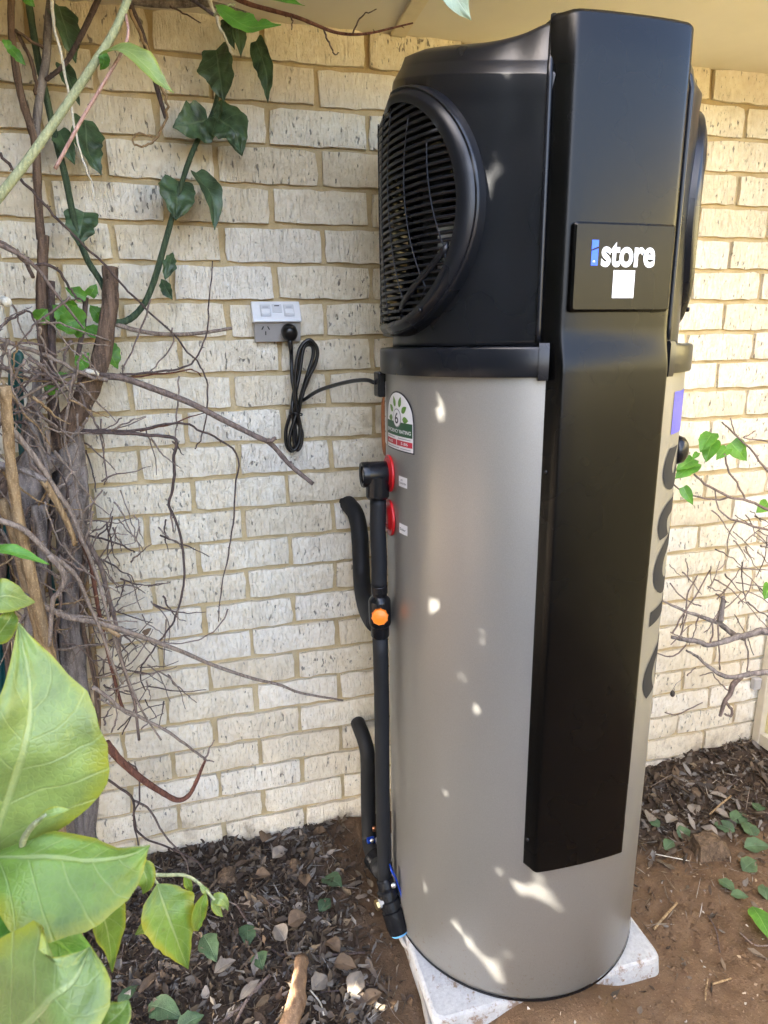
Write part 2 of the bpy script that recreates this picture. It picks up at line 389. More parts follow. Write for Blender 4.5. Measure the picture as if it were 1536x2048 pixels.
rest = MB(); nb = 0
for k, (pri, xc, zc, row, c) in enumerate(cells):
    rnd = random.Random(row*977+c)
    me = bmeshes[rnd.randrange(18)]
    dx, dz, dy = rnd.uniform(-.002, .002), rnd.uniform(-.0015, .0015), rnd.uniform(-.0015, .0015); fl = rnd.random() < .5; rt = rnd.uniform(-.006, .006)
    if pri < 2 and nb < 300:
        o = bpy.data.objects.new('brick', me); COL.objects.link(o); o.parent = wall; o.location = (xc+dx, dy, zc+dz)
        if fl: o.rotation_euler = (0, pi+rt, 0)
        else: o.rotation_euler = (0, rt, 0)
        nb += 1
    else:
        sg = -1 if fl else 1
        rest.add([(xc+dx+sg*q.co.x, q.co.y+dy, zc+dz+sg*q.co.z) for q in me.vertices], [tuple(p.vertices) for p in me.polygons])
ro = rest.obj('brick', M['brick'], wall); ro['kind'] = 'stuff'

# eave
eave = thing('eave', 'cream painted eave lining with cover strips above the brick wall', 'eave')
MB().box((.55, -.29, 2.138+.006), (3.6, .30, .006)).obj('soffit_board', M['soffit'], eave, False)
for xb in (.315, 2.12, -1.49):
    b = MB().box((xb, -.29, 2.1345), (.018, .288, .0035)).obj('cover_strip', M['batten'], eave, False); bevel(b, .002)
b = MB().box((.55, -.607, 2.20), (3.6, .012, .085)).obj('fascia', M['batten'], eave, False)
gpr = [(-.62, 2.27), (-.62, 2.15), (-.72, 2.15), (-.74, 2.19), (-.74, 2.275), (-.735, 2.275), (-.735, 2.19), (-.717, 2.155), (-.625, 2.155), (-.625, 2.27)]
v = []; f = []
for x in (-3.0, 4.1): v += [(x, y, z) for y, z in gpr]
n = len(gpr)
for i in range(n): f.append((i, (i+1) % n, n+(i+1) % n, n+i))
obj('gutter', v, f, M['batten'], eave, False)
rv = [(-3.05, -.73, 2.29), (4.15, -.73, 2.29), (4.15, 2.6, 3.6), (-3.05, 2.6, 3.6)]
obj('roof_sheet', rv+[(a, b_, c+.03) for a, b_, c in rv], [(0, 1, 2, 3), (4, 7, 6, 5), (0, 4, 5, 1), (2, 6, 7, 3)], M['batten'], eave, False)

# fence at the right, square to the wall
fence = thing('fence', 'cream sheet fence with beige frame standing square to the brick wall', 'fence')
XF = 1.65
for k in range(5):
    y1 = -.012-k*.80; y0 = y1-.79
    MB().box((XF+.012, (y0+y1)/2, 1.02), (.002, (y1-y0)/2-.03, .96)).obj('panel', M['fpanel'], fence, False)
    rib = MB()
    for q in range(4): rib.box((XF+.008, y1-.11-q*.19, 1.02), (.005, .018, .89))
    rib.obj('rib', M['fpanel'], fence, False)
    bevel(MB().box((XF+.005, y1-.015, 1.0), (.018, .015, 1.0)).obj('post', M['fframe'], fence, False), .003)
    MB().box((XF+.005, (y0+y1)/2-.0, .035), (.014, (y1-y0)/2-.032, .022)).obj('bottom_rail', M['fframe'], fence, False)
    MB().box((XF+.005, (y0+y1)/2, 1.95), (.014, (y1-y0)/2-.032, .032)).obj('top_rail', M['fframe'], fence, False)
br = MB().box((XF-.028, -.012, .245), (.015, .010, .022)).obj('bracket', M['grey'], fence, False); bevel(br, .004)

# ------------------------------------------------------------------ slab
sv = []; SX0, SX1, SY0, SY1 = .176, .746, -.686, -.116
def rr(x0, x1, y0, y1, r, n=4):
    out = []
    for cx, cy, a0 in ((x1-r, y1-r, 0), (x0+r, y1-r, 90), (x0+r, y0+r, 180), (x1-r, y0+r, 270)):
        for k in range(n+1): a = radians(a0+90*k/n); out.append((cx+r*cos(a), cy+r*sin(a)))
    return out
ol = rr(SX0, SX1, SY0, SY1, .022); n = len(ol)
for (z, ins) in ((-.02, .0), (.030, .004), (.037, .007), (.040, .013)):
    for x, y in ol:
        cx, cy = (SX0+SX1)/2, (SY0+SY1)/2; jx = .003*noise.noise(Vector((x*30, y*30, z*60)))
        sv.append((cx+(x-cx)*(1-ins*3.5)+jx, cy+(y-cy)*(1-ins*3.5)+jx, z))
sf = [(r_*n+i, r_*n+(i+1) % n, (r_+1)*n+(i+1) % n, (r_+1)*n+i) for r_ in range(3) for i in range(n)]+[tuple(range(3*n, 4*n))]
slab = obj('concrete_slab', sv, sf, M['slab'], smooth=False)
tag(slab, 'white concrete slab with soil smears under the water heater', 'slab')

# ------------------------------------------------------------------ water heater
CX, CY, R = .4779, -.4027, .303
Z0 = .041
heater = thing('water_heater', 'tall silver heat pump water heater with black fan head and front cover', 'water heater', loc=(CX, CY, Z0))
def hp(o):   # parent a part that was built in world coordinates
    o.parent = heater; o.matrix_parent_inverse = Matrix.Translation((-CX, -CY, -Z0)); return o
def cyl(az, z, r=R):
    a = radians(az); return Vector((CX+r*sin(a), CY-r*cos(a), z))
def cylpatch(name, az0, az1, z0, z1, r, mat, n=14, outline=None):
    v = []; f = []
    for i in range(n+1):
        az = az0+(az1-az0)*i/n
        lo, hi = (z0, z1) if outline is None else outline(i/n)
        v += [cyl(az, lo, r), cyl(az, hi, r)]
    for i in range(n): f.append((2*i, 2*i+2, 2*i+3, 2*i+1))
    return hp(obj(name, v, f, mat))
# tank shell
prof = [(.20, Z0+.006), (R-.012, Z0), (R-.004, Z0+.002), (R, Z0+.010), (R, .5), (R, 1.0), (R, 1.385), (R-.02, 1.39)]
v, f = lathe(prof, (CX, CY, 0), (0, 0, 1), 128); tk = hp(obj('tank_shell', v, f, M['tank'])); crease(tk, 40)
MBs = MB()
# base lip
v, f = lathe([(R+.0015, Z0+.001), (R+.0025, Z0+.004), (R+.0015, Z0+.009)], (CX, CY, 0), (0, 0, 1), 128); hp(obj('base_rim', v, f, M['fitting']))
# black band under the head
def band(name, prof, a0, a1, mat, n=120):
    v = []; f = []
    for i in range(n+1):
        az = a0+(a1-a0)*i/n
        for r_, z in prof: v.append(cyl(az, z, r_))
    m = len(prof)
    for i in range(n):
        for j in range(m-1): f.append((i*m+j, (i+1)*m+j, (i+1)*m+j+1, i*m+j+1))
    f.append(tuple(range(m))); f.append(tuple(reversed(range(n*m, n*m+m))))
    return crease(fixnormals(hp(obj(name, v, f, mat))), 30)
band('band', [(R-.01, 1.379), (R+.0085, 1.379), (R+.0095, 1.382), (R+.0095, 1.424), (R+.0075, 1.4275), (R+.003, 1.429), (R-.03, 1.4305)], 21.5, 338.5, M['rim'])
for s in (-1, 1):
    band('band_end', [(R-.01, 1.374), (R+.0135, 1.374), (R+.0145, 1.378), (R+.0145, 1.429), (R+.012, 1.434), (R-.01, 1.434)], s*21.2, s*24.2, M['rim'], 6)
# head casing -----------------------------------------------------
HR = .3055; HW = .2865; GZ, GRO, GRI, GAZ = 1.658, .205, .166, 82.0
GRV, GLS = .181, .16
def zs(z, k, yr):
    e = min(yr, .04); e -= .55*max(0, yr-.04); return z + k*(e+.25)
def flatR(az, r0):   # flat cheeks that lead up to the front cover
    t = max(0, min(1, (36-abs(az))/13)); return r0+.0135*t*t*(3-2*t)
AZS = [i*2.0 for i in range(-90, 90)]
def lift(x, y):  # the concave ramp that climbs to the front cover
    t = max(0, min(1, (-.075-y)/.205)); s_ = max(0, min(1, (.215-abs(x))/.105)); s_ = s_*s_*(3-2*s_)
    return .043*t**2.2*s_
wallprof = [(HW-.002, 1.425+i*(1.80-1.425)/26, 0.02*max(0, (i-18)/8)*13) for i in range(27)]
profh = wallprof+[(HW+.0008, 1.829, .27), (HW+.0002, 1.8315, .272), (HW-.0115, 1.8475, .275), (HW-.0135, 1.8510, .28), (HW-.0155, 1.862, .30), (HW-.022, 1.869, .30), (HW-.038, 1.873, .31), (.228, 1.874, .30), (.20, 1.875, .29), (.17, 1.876, .28), (.12, 1.878, .27), (.06, 1.879, .25), (.0015, 1.880, .25)]
v = []; f = []; NA = len(AZS); keep = []
INS = {0: .006, 1: .007, 2: .006, 3: .007, 4: .012, 5: .021, 6: .022, 7: .010}
for pi_, (r_, z, k) in enumerate(profh):
    for az in AZS:
        ex = max(0, min(1, (abs(az)-35)/45)); ex = ex*ex*(3-2*ex); ii = pi_-len(wallprof)
        rr_ = flatR(az, r_) if pi_ < len(wallprof)+6 else r_+(flatR(az, 0))*max(0, min(1, (r_-.12)/.13))
        rr_ -= ex*INS.get(ii, .0025*(pi_-len(wallprof)+3) if -2 <= ii < 0 else 0)
        x, y = rr_*sin(radians(az)), -rr_*cos(radians(az))
        zz = zs(z, k, y) if k else z
        if pi_ >= len(wallprof)+4: zz += lift(x, y)*(1.0 if r_ < .272 else .5)
        v.append((CX+x, CY+y, zz))
for j in range(len(profh)-1):
    for i in range(NA):
        i2 = (i+1) % NA; q = (j*NA+i, j*NA+i2, (j+1)*NA+i2, (j+1)*NA+i)
        az = AZS[i]+1; zc = sum(v[t][2] for t in q)/4; arc = radians(GAZ-abs(az))*HR; arc = arc if arc > 0 else min(0, arc+GLS)
        if j < len(wallprof)+1 and (arc/(GRI+.012))**2+((zc-GZ)/(GRV+.006))**2 < 1: continue
        f.append(q)
hd = hp(obj('head_casing', v, f, M['head'])); crease(hd, 70)
sm = hd.modifiers.new('thick', 'SOLIDIFY'); sm.thickness = .003; sm.offset = -1
# inside of the head
v, f = lathe([(.29, 1.432), (.0, 1.434)], (CX, CY, 0), (0, 0, 1), 48); hp(obj('inner_floor', v, f, M['dark']))
for sg in (-1, 1):   # fan shroud plates with a round opening
    v = []; f = []; N = 40
    for i in range(N):
        a = 2*pi*i/N; v += [(CX+sg*.165, CY+.095*cos(a), 1.655+.115*sin(a)), (CX+sg*.17, CY+.105*cos(a), 1.655+.125*sin(a))]
        m_ = max(abs(cos(a))/.185, abs(sin(a))/.165); v += [(CX+sg*.172, CY+cos(a)/m_, 1.655+sin(a)/m_)]
    for i in range(N):
        b0, b1 = 3*i, 3*((i+1) % N); f += [(b0, b1, b1+1, b0+1), (b0+1, b1+1, b1+2, b0+2)]
    hp(obj('fan_shroud', v, f, M['dark']))
hp(MB().box((CX+.045, CY, 1.635), (.003, .20, .185)).obj('dark_blocker', M['dark'], None, False))  # dark sheet added to black out the view through both grilles
cb = MB()
for k in range(44): cb.box((CX+.01, CY-.11+.005*k, 1.640), (.016, .0008, .11))
for k in range(6): cb.tube([Vector((CX+.01, CY-.115, 1.55+.036*k)), Vector((CX+.01, CY+.115, 1.55+.036*k))], .005, 8)
hp(cb.obj('evaporator_coil', M['coil'], None, False))
cylpatch('pale_light_patch', -66, -52, 1.565, 1.640, .264, M['lab'], 6)  # white patch stands in for pale light showing through the grille
fan = MB()
for k in range(7):
    a = 2*pi*k/7; q = Matrix.Rotation(a, 3, 'X')
    P_ = [q @ Vector((.012*(1 if i < 2 else -1)*(1 if i in (0, 3) else .6), y_, z_)) for i, (y_, z_) in enumerate(((-.010, .02), (-.030, .088), (.030, .088), (.010, .02)))]
    fan.add([Vector((CX-.13, CY, 1.655))+p_ for p_ in P_], [(0, 1, 2, 3)])
fo = hp(fan.obj('fan_blades', M['fitting'], None, False)); fo.modifiers.new('t', 'SOLIDIFY').thickness = .002
v, f = lathe_caps([(.026, -.02), (.026, .015), (.02, .022)], (CX-.13, CY, 1.655), (-1, 0, 0), 20); hp(obj('fan_hub', v, f, M['fitting']))
# grilles
def grille(sg, HR):
    def gp(d, phi, r_): # polar coordinates on the cylinder face
        k = max(0, min(1, (GRO-d)/(GRO-GRI))); dv = d+(GRV-GRI)*k
        arc = d*cos(phi)-(GLS if cos(phi) < -1e-6 else 0); z = GZ+dv*sin(phi); return cyl(sg*(GAZ-math.degrees(arc/HR)), z, r_)
    prof = [(GRO+.004, HW-.006), (GRO+.002, HR-.006), (GRO, HR+.002), (GRO-.003, HR+.0045), (GRO-.006, HR+.0035), (GRO-.007, HR+.0025), (GRO-.009, HR+.004), (GRO-.019, HR+.0085), (GRO-.022, HR+.0092), (GRO-.027, HR+.0090), (GRI+.002, HR+.0075), (GRI, HR+.0065), (GRI, HR-.006)]
    N = 96; v = []; f = []
    for i in range(N):
        for d, r_ in prof: v.append(gp(d, 2*pi*i/N, r_))
    m = len(prof)
    for i in range(N):
        for j in range(m-1): f.append((i*m+j, ((i+1) % N)*m+j, ((i+1) % N)*m+j+1, i*m+j+1))
    gr = crease(fixnormals(hp(obj('grille', v, f, M['rim']))), 32)
    def sub(o): o.parent = gr; return o
    k = 0; z = GZ-GRV+.007
    while z < GZ+GRV-.004:
        h = (GRI+.002)*sqrt(max(0, 1-((z-GZ)/(GRV+.002))**2))/HR; n = max(6, int((2*h+GLS/HR)/.07)); v = []; f = []
        for i in range(n+1):
            az = sg*(GAZ-math.degrees(-h-GLS/HR+(2*h+GLS/HR)*i/n))
            v += [cyl(az, z+.0026, HR+.0035), cyl(az, z-.0022, HR+.0045), cyl(az, z-.0030, HR-.005), cyl(az, z+.0016, HR-.006)]
        for i in range(n):
            for q in range(4): f.append((4*i+q, 4*i+(q+1) % 4, 4*i+4+(q+1) % 4, 4*i+4+q))
        sub(fixnormals(obj('slat', v, f, M['rim']))); z += .0120; k += 1
    for a0, bow in ((-.20, -.02), (-.14, -.02), (-.085, -.02), (-.03, -.035), (.03, -.05), (.09, -.045), (.135, -.02)):
        pts = []
        for i in range(13):
            t = i/12*2-1; zz = GZ+t*GRV*sqrt(max(.0004, 1-(max(a0, 0)/GRI)**2)); arc = a0+bow*(1-t*t)*.9-.03*t*(1 if a0 > 0 else .3)
            lim = GRI*sqrt(max(0, 1-((zz-GZ)/GRV)**2)); arc = max(-lim-GLS, min(lim, arc))
            pts.append(cyl(sg*(GAZ-math.degrees(arc/HR)), zz, HR+.0042))
        sub(fixnormals(MB().tube(pts, .0012, 6).obj('rib', M['rim'])))
    # diagonal bar across the lower front
    pts = [cyl(sg*(GAZ-math.degrees(a_/HR)), GZ+z_, HR+.004) for a_, z_ in ((.150, -.065), (.115, -.095), (.07, -.127), (.03, -.158))]
    v = []; f = []
    for p_, q_ in zip(catmull(pts, 4), range(99)):
        a = p_; up = Vector((0, 0, 1)); v += [a+up*.007, a-up*.007]
    for i in range(len(v)//2-1): f.append((2*i, 2*i+1, 2*i+3, 2*i+2))
    o = sub(obj('cross_bar', v, f, M['rim'])); s2 = o.modifiers.new('t', 'SOLIDIFY'); s2.thickness = .006; s2.offset = 0
    for a_, z_ in ((.095, -.165),):
        p = cyl(sg*(GAZ-math.degrees(a_/HR)), GZ+z_, HR+.012); nrm = (p-Vector((CX, CY, p.z))).normalized()
        v, f = lathe_caps([(.0045, -.004), (.0045, .001), (.003, .0022)], p, nrm, 12); sub(obj('screw', v, f, M['fitting']))
grille(-1, HR); grille(1, HR-.013)

# front cover ------------------------------------------------------
def cover_sec(z, yf, hw, rw, yr, bulge=.004, corner=.006):
    """half face width hw, root half width rw, yf face y, yr root y"""
    L = []
    L.append((-rw, yr)); L.append((-rw+(rw-hw)*.06, yr-.003))
    sx, sy = (rw-hw), (yf+.0-yr)
    for t in (.3, .6, .85): L.append((-rw+sx*t, yr+sy*t))
    L.append((-hw+corner*.15, yf+.0022)); L.append((-hw+corner*.6, yf+.0007)); L.append((-hw+corner*1.2, yf))
    for t in (.25, .5, .75): 
        xx = (-hw+corner*1.2)*(1-t); L.append((xx, yf-bulge*(1-(xx/hw)**2)))
    L.append((0, yf-bulge))
    Rr = [(-x, y) for x, y in reversed(L[:-1])]
    return [(CX+x, y, z) for x, y in L+Rr]
secs = []
YL, YU = -.7165, -.7035
for z in (.405, .4065, .410): secs.append((z, YL+(.002 if z == .405 else 0), .100-(.0015 if z == .405 else 0), .114, -.676))
for z in (.7, 1.0, 1.30, 1.385): secs.append((z, YL, .1005, .114, -.676))
for i in range(1, 9):
    t = i/8; s_ = t*t*(3-2*t); secs.append((1.385+.075*t, YL+(YU-YL)*s_, .1005-.001*t, .114+.009*s_, -.676+.004*s_))
for z in (1.55, 1.70, 1.78, 1.84): secs.append((z, YU, .0995, .122, -.672))
for a in range(1, 8):
    an = radians(a*90/7); secs.append((1.889+.016*sin(an), YU+.018*(1-cos(an)), .0995-.010*(1-cos(an)), .122-.010*(1-cos(an)), -.668))
secs.append((1.9065, -.660, .089, .112, -.630)); 
v = []; f = []
for s_ in secs: v += cover_sec(*s_)
m = len(cover_sec(*secs[0]))
for j in range(len(secs)-1):
    for i in range(m-1): f.append((j*m+i, j*m+i+1, (j+1)*m+i+1, (j+1)*m+i))
f.append(tuple(range(m))); f.append(tuple(reversed(range((len(secs)-1)*m, len(secs)*m))))
cov = crease(fixnormals(hp(obj('front_cover', v, f, M['panel']))), 34)
# raised seam beside the cover on the head
for s in (-1, 1):
    pts = []
    for z in [1.436+i*.02 for i in range(20)]+[1.822]: pts.append(Vector((CX+s*.1245, -.6765, z)))
    pts += [Vector((CX+s*.1225, -.673, 1.838)), Vector((CX+s*.1185, -.667, 1.850)), Vector((CX+s*.1175, -.665, 1.872)), Vector((CX+s*.114, -.662, 1.906))]
    hp(MB().tube(pts, .0048, 8).obj('seam', M['rim']))
for z in (.47, 1.22):
    v, f = lathe_caps([(.004, -.002), (.004, .001), (.0025, .002)], (CX-.109, -.694, z), (-.9, -.4, 0), 10); q = hp(obj('cover_screw', v, f, M['fitting']))
# display plate with logo
DY = YU-.004
v = []; 
PX0, PX1, PZ0, PZ1 = CX-.091, CX+.091, 1.4815, 1.6145
o1 = rr(PX0, PX1, PZ0, PZ1, .006); o2 = rr(PX0+.0035, PX1-.0035, PZ0+.0035, PZ1-.0035, .004); n = len(o1)
vv = [(x, DY+.005, z) for x, z in o1]+[(x, DY-.005, z) for x, z in o1]+[(x, DY-.0085, z) for x, z in o2]
ff = [(r_*n+i, r_*n+(i+1) % n, (r_+1)*n+(i+1) % n, (r_+1)*n+i) for r_ in range(2) for i in range(n)]+[tuple(range(2*n, 3*n))]
plate = crease(fixnormals(hp(obj('display_plate', vv, ff, M['panel']))), 30)
PY = DY-.0085
def subp(o, par): o.parent = par; return o
def text_mesh(txt, size=1.0, offset=0.0, spacing=1.0):
    cu = bpy.data.curves.new('t', 'FONT'); cu.body = txt; cu.size = size; cu.offset = offset; cu.space_character = spacing; cu.resolution_u = 6
    o = bpy.data.objects.new('t', cu); COL.objects.link(o); bpy.context.view_layer.update()
    dg = bpy.context.evaluated_depsgraph_get(); me = o.evaluated_get(dg).to_mesh()
    v = [q.co.copy() for q in me.vertices]; f = [tuple(p.vertices) for p in me.polygons]
    o.evaluated_get(dg).to_mesh_clear(); bpy.data.objects.remove(o); bpy.data.curves.remove(cu)
    return v, f
def fit(v, x0, x1, y0, y1):
    a = min(q.x for q in v); b = max(q.x for q in v); c = min(q.y for q in v); d = max(q.y for q in v)
    return [((q.x-a)/(b-a)*(x1-x0)+x0, (q.y-c)/(d-c)*(y1-y0)+y0) for q in v]
def split_long(v2, f, mx):
    bm = bmesh.new(); vs_ = [bm.verts.new((x, y, 0)) for x, y in v2]
    for q in f:
        try: bm.faces.new([vs_[i] for i in q])
        except ValueError: pass
    bmesh.ops.triangulate(bm, faces=bm.faces)
    for _ in range(5):
        e = [e for e in bm.edges if e.calc_length() > mx]
        if not e: break
        bmesh.ops.subdivide_edges(bm, edges=e, cuts=1); bmesh.ops.triangulate(bm, faces=bm.faces)
    bm.verts.index_update(); out = [(q.co.x, q.co.y) for q in bm.verts]; ff = [tuple(a.index for a in p.verts) for p in bm.faces]; bm.free(); return out, ff
pa = onY(1181, 531, PY); pb = onY(1199, 480, PY); pc = onY(1201, 534, PY); pd_ = onY(1312, 486, PY)
ix0, ix1, iz0, iz1 = pa.x, pb.x-.001, pa.z, pb.z
h = iz1-iz0
def quad(name, pts, y, mat, par): return subp(obj(name, [(x, y, z) for x, z in pts], [tuple(range(len(pts)))], mat, None, False), par)
quad('logo_mark', [(ix0, iz0), (ix1, iz0), (ix1, iz0+h*.67), (ix0+(ix1-ix0)*.5, iz0+h*.62), (ix0, iz0+h*.57)], PY-.0006, M['lblu'], plate)
quad('logo_mark', [(ix0, iz0+h*.62), (ix0+(ix1-ix0)*.4, iz0+h*.68), (ix1, iz0+h*.75), (ix1, iz1), (ix0, iz1)], PY-.0006, M['lblu'], plate)
quad('logo_mark', [(ix0+.0025, iz0+.005), (ix0+.007, iz0+.005), (ix0+.006, iz0+.0075), (ix0+.0035, iz0+.007)], PY-.0012, M['lwhite'], plate)
tv, tf = text_mesh('store', 1, .030, 1.0); t2 = fit(tv, pc.x, pd_.x, pc.z, pd_.z)
subp(obj('logo_lettering', [(x, PY-.0006, z) for x, z in t2], tf, M['lwhite'], None, False), plate)
qa = onY(1223, 596, PY); qb = onY(1270, 541, PY)
quad('sticker', [(qa.x, qa.z), (qb.x, qa.z), (qb.x, qb.z), (qa.x, qb.z)], PY-.0006, M['lab'], plate)

# efficiency label
A0, A1, LZ0, LZ1 = -93.6, -69.8, 1.2305, 1.3475
def arch(t, lo=LZ0, mid=1.292, hi=LZ1, ins=0): 
    x = abs(t*2-1); return (lo+ins, mid+(hi-mid-ins)*sqrt(max(0, 1-x**2.0)))
lb = cylpatch('efficiency_label', A0, A1, 0, 0, R+.0008, M['labk'], 32, lambda t: arch(t))
def onlab(o): w_ = o.matrix_world.copy(); o.parent = lb; o.matrix_parent_inverse = Matrix.Identity(4); return o
def lpatch(name, az0, az1, z0, z1, r, mat, n=14, outline=None):
    o = cylpatch(name, az0, az1, z0, z1, r, mat, n, outline); o.matrix_parent_inverse = Matrix.Identity(4); o.parent = lb; return o
lpatch('label_face', A0+.55, A1-.55, 0, 0, R+.0013, M['lab'], 32, lambda t: (LZ0+.0025, 1.290+(LZ1-.003-1.290)*sqrt(max(0, 1-abs(t*2-1)**2.0))))
lpatch('label_band', A0+.9, A1-.9, 1.2605, 1.288, R+.0018, M['labg'])
lpatch('label_box', A0+.9, -82.6, 1.2415, 1.2525, R+.0018, M['labr'], 8); lpatch('label_box', -82.0, A1-.9, 1.2415, 1.2525, R+.0018, M['labr'], 8)
AC = (A0+A1)/2
def disc(azc, zc, r_, rad, mat, name, n=24, sx=1.0):
    v = [cyl(azc, zc, r_)]+[cyl(azc+math.degrees(rad*sx*cos(2*pi*i/n)/R), zc+rad*sin(2*pi*i/n), r_) for i in range(n)]
    o = obj(name, v, [(0, 1+i, 1+(i+1) % n) for i in range(n)], mat); o.parent = lb; return o
disc(AC, 1.2955, R+.0022, .0185, M['lgrey'], 'label_ring'); disc(AC, 1.2955, R+.0026, .0165, M['lab'], 'label_ring')
for k, an in enumerate((-3, 32, 68, 112, 148, 183)):
    a = radians(an); d0, d1 = .023, .045; v = []; N = 8
    for i in range(N+1):
        t = i/N; d = d0+(d1-d0)*t; wv = .0062*sin(pi*t**.75)**.9
        for s in (-1, 1):
            q = (d*cos(a)-s*wv*sin(a), d*sin(a)+s*wv*cos(a)); v.append(cyl(AC+math.degrees(q[0]/R), 1.2955+q[1], R+.0019))
    o = obj('label_leaf', v, [(2*i, 2*i+1, 2*i+3, 2*i+2) for i in range(N)], M['lleaf']); o.parent = lb
def cyltext(txt, az0, az1, z0, z1, r_, mat, off=.0, name='label_lettering', par=None, mx=.01):
    tv, tf = text_mesh(txt, 1, off); w_ = radians(az1-az0)*R; t2 = fit(tv, 0, w_, z0, z1); t2, tf = split_long(t2, tf, mx)
    o = obj(name, [cyl(az0+math.degrees(x/R), z, r_) for x, z in t2], tf, mat, None, False); o.parent = par or lb
    if par is None: pass
    return o
cyltext('6', AC-1.5, AC+1.5, 1.2845, 1.3065, R+.003, M['labk'], .012)
cyltext('EFFICIENCY RATING', A0+1.6, A1-1.7, 1.2665, 1.2735, R+.0023, M['lwhite'], .015)
cyltext('4.65', -91.0, -86.0, 1.2445, 1.2500, R+.0023, M['lwhite'], .01); cyltext('5.86', -78.5, -73.5, 1.2445, 1.2500, R+.0023, M['lwhite'], .01)
for (a, b_, z) in ((A0+1.6, -84, 1.2565), (-81, A1-2, 1.2563), (A0+1.6, -80, 1.2370), (-79, A1-2, 1.2368)):
    lpatch('label_line', a, b_, z-.0007, z+.0007, R+.0018, M['lgrey'], 6)
# second label round the side
l2 = cylpatch('rating_label', -114, -96.5, 1.232, 1.362, R+.0008, M['lab'])
for k in range(11):
    z = 1.352-k*.0105; o = cylpatch('label_line', -112, -98-(k % 3)*2.5, z-.0014, z+.0014, R+.0013, M['lgrey'], 6); o.parent = l2; o.matrix_parent_inverse = Matrix.Identity(4)
# pipe ports with red flanges
def port(z, az=-92):
    p = cyl(az, z, R-.001); nrm = (p-Vector((CX, CY, z))).normalized()
    v, f = lathe([(.016, .002), (.017, .010), (.022, .0115), (.031, .006), (.036, .005), (.0385, .006), (.0395, .0035), (.0385, 0)], p, nrm, 36)
    o = hp(obj('flange', v, f, M['red'])); fixnormals(o)
    v, f = lathe_caps([(.0165, .0), (.0165, .009), (.012, .0092)], p, nrm, 20); q = obj('plug', v, f, M['labr']); q.parent = o
    return p, nrm
p1, n1 = port(1.1745); p2, n2 = port(1.0785)
for zc, t in ((1.170, ('PT', 'CONNECTION')), (1.072, ('Solar',))):
    pl = cylpatch('port_label', -81.0, -74.5, zc-.0105, zc+.0105, R+.0008, M['lab'], 6)
    if len(t) == 2:
        o = cyltext(t[0], -79.0, -77.6, zc+.0012, zc+.005, R+.0016, M['labk'], .01, par=pl); o = cyltext(t[1], -80.5, -75.2, zc-.0045, zc-.001, R+.0016, M['labk'], .01, par=pl)
    else: cyltext(t[0], -80.2, -75.6, zc-.003, zc+.002, R+.0016, M['labk'], .01, par=pl)
# sideways lettering round the right of the tank (reads downwards)
def sidetext(txt, z_top, z_bot, az0, az1, mat, r_, off):
    tv, tf = text_mesh(txt, 1, off); t2 = fit(tv, 0, z_top-z_bot, 0, radians(az1-az0)*R); t2, tf = split_long(t2, tf, .012)
    return hp(obj('tank_lettering', [cyl(az0+math.degrees(y/R), z_top-x, r_) for x, y in t2], tf, mat, None, True))
sidetext('store', 1.240, .714, 29.0, 80.0, M['ink'], R+.0009, .018)
cylpatch('tank_lettering', 32.8, 66.0, 1.266, 1.344, R+.0009, M['pblue'], 10); cylpatch('tank_lettering', 68.0, 80.0, 1.266, 1.344, R+.0009, M['pblue'], 6)
# dark knob on the right side
p = cyl(62, 1.215, R-.004); nrm = (p-Vector((CX, CY, p.z))).normalized()
v, f = lathe_caps([(.03, 0), (.03, .012), (.026, .022), (.016, .029), (.003, .031)], p, nrm, 24); hp(obj('port_cap', v, f, M['fitting']))
# cord gland on the rear left
p = cyl(-103, 1.355, R-.006); v, f = [], []
gl = hp(MB().box(p+Vector((-.012, 0, 0)), (.014, .02, .026)).obj('cord_gland', M['fitting'], None, False)); bevel(gl, .004)

# ------------------------------------------------------------------ pipework
def tube_px(pts, rad, sides=12, n=6):
    P = [onY(x, y, Y) for x, y, Y in pts]; return catmull(P, n)
XP, YP = .1465, -.397
pipe = thing('outlet_pipe', 'black lagged pipe with orange valve knob running down beside the tank', 'pipe', loc=(XP, YP, .1))
def pp(o, par=pipe): o.parent = par; o.matrix_parent_inverse = Matrix.Translation(-Vector(par.location)); return o
v, f = lathe([(.0, .054), (.016, .054), (.0185, .053), (.0185, .060), (.0255, .062), (.0268, .059), (.0268, .046), (.0262, .044), (.0262, .006), (.023, .0)], p1, n1, 36)
v = [Vector(q) for q in v]; elb = crease(fixnormals(pp(obj('elbow', v, f, M['fitting']))), 30)
v, f = lathe_caps([(.0155, .048), (.0155, .0565)], p1, n1, 6); q = obj('hex_plug', v, f, M['grey'], None, False); q.parent = elb
ez = p1.z-.004
v, f = lathe_caps([(.0245, ez), (.0245, ez-.042), (.0215, ez-.047), (.0195, ez-.047)], (XP, YP, 0), (0, 0, 1), 28); crease(fixnormals(pp(obj('elbow_socket', v, f, M['fitting']))), 30)
def straight(name, z0, z1, r0, mat, x0=0, x1=0, y0=0, y1=0, wob=.0008):
    pts = []
    for i in range(15):
        t = i/14; pts.append(Vector((XP+x0+(x1-x0)*t+wob*sin(9*t+z0*7), YP+y0+(y1-y0)*t, z0+(z1-z0)*t)))
    return pp(MB().tube(pts, [r0*(1+.025*noise.noise(Vector((z0*9, i*.9, 0)))) for i in range(15)], 18).obj(name, mat))
straight('lagging', ez-.046, .925, .0172, M['foam'])
straight('lagging', .815, .145, .0172, M['foam'], 0, -.001)
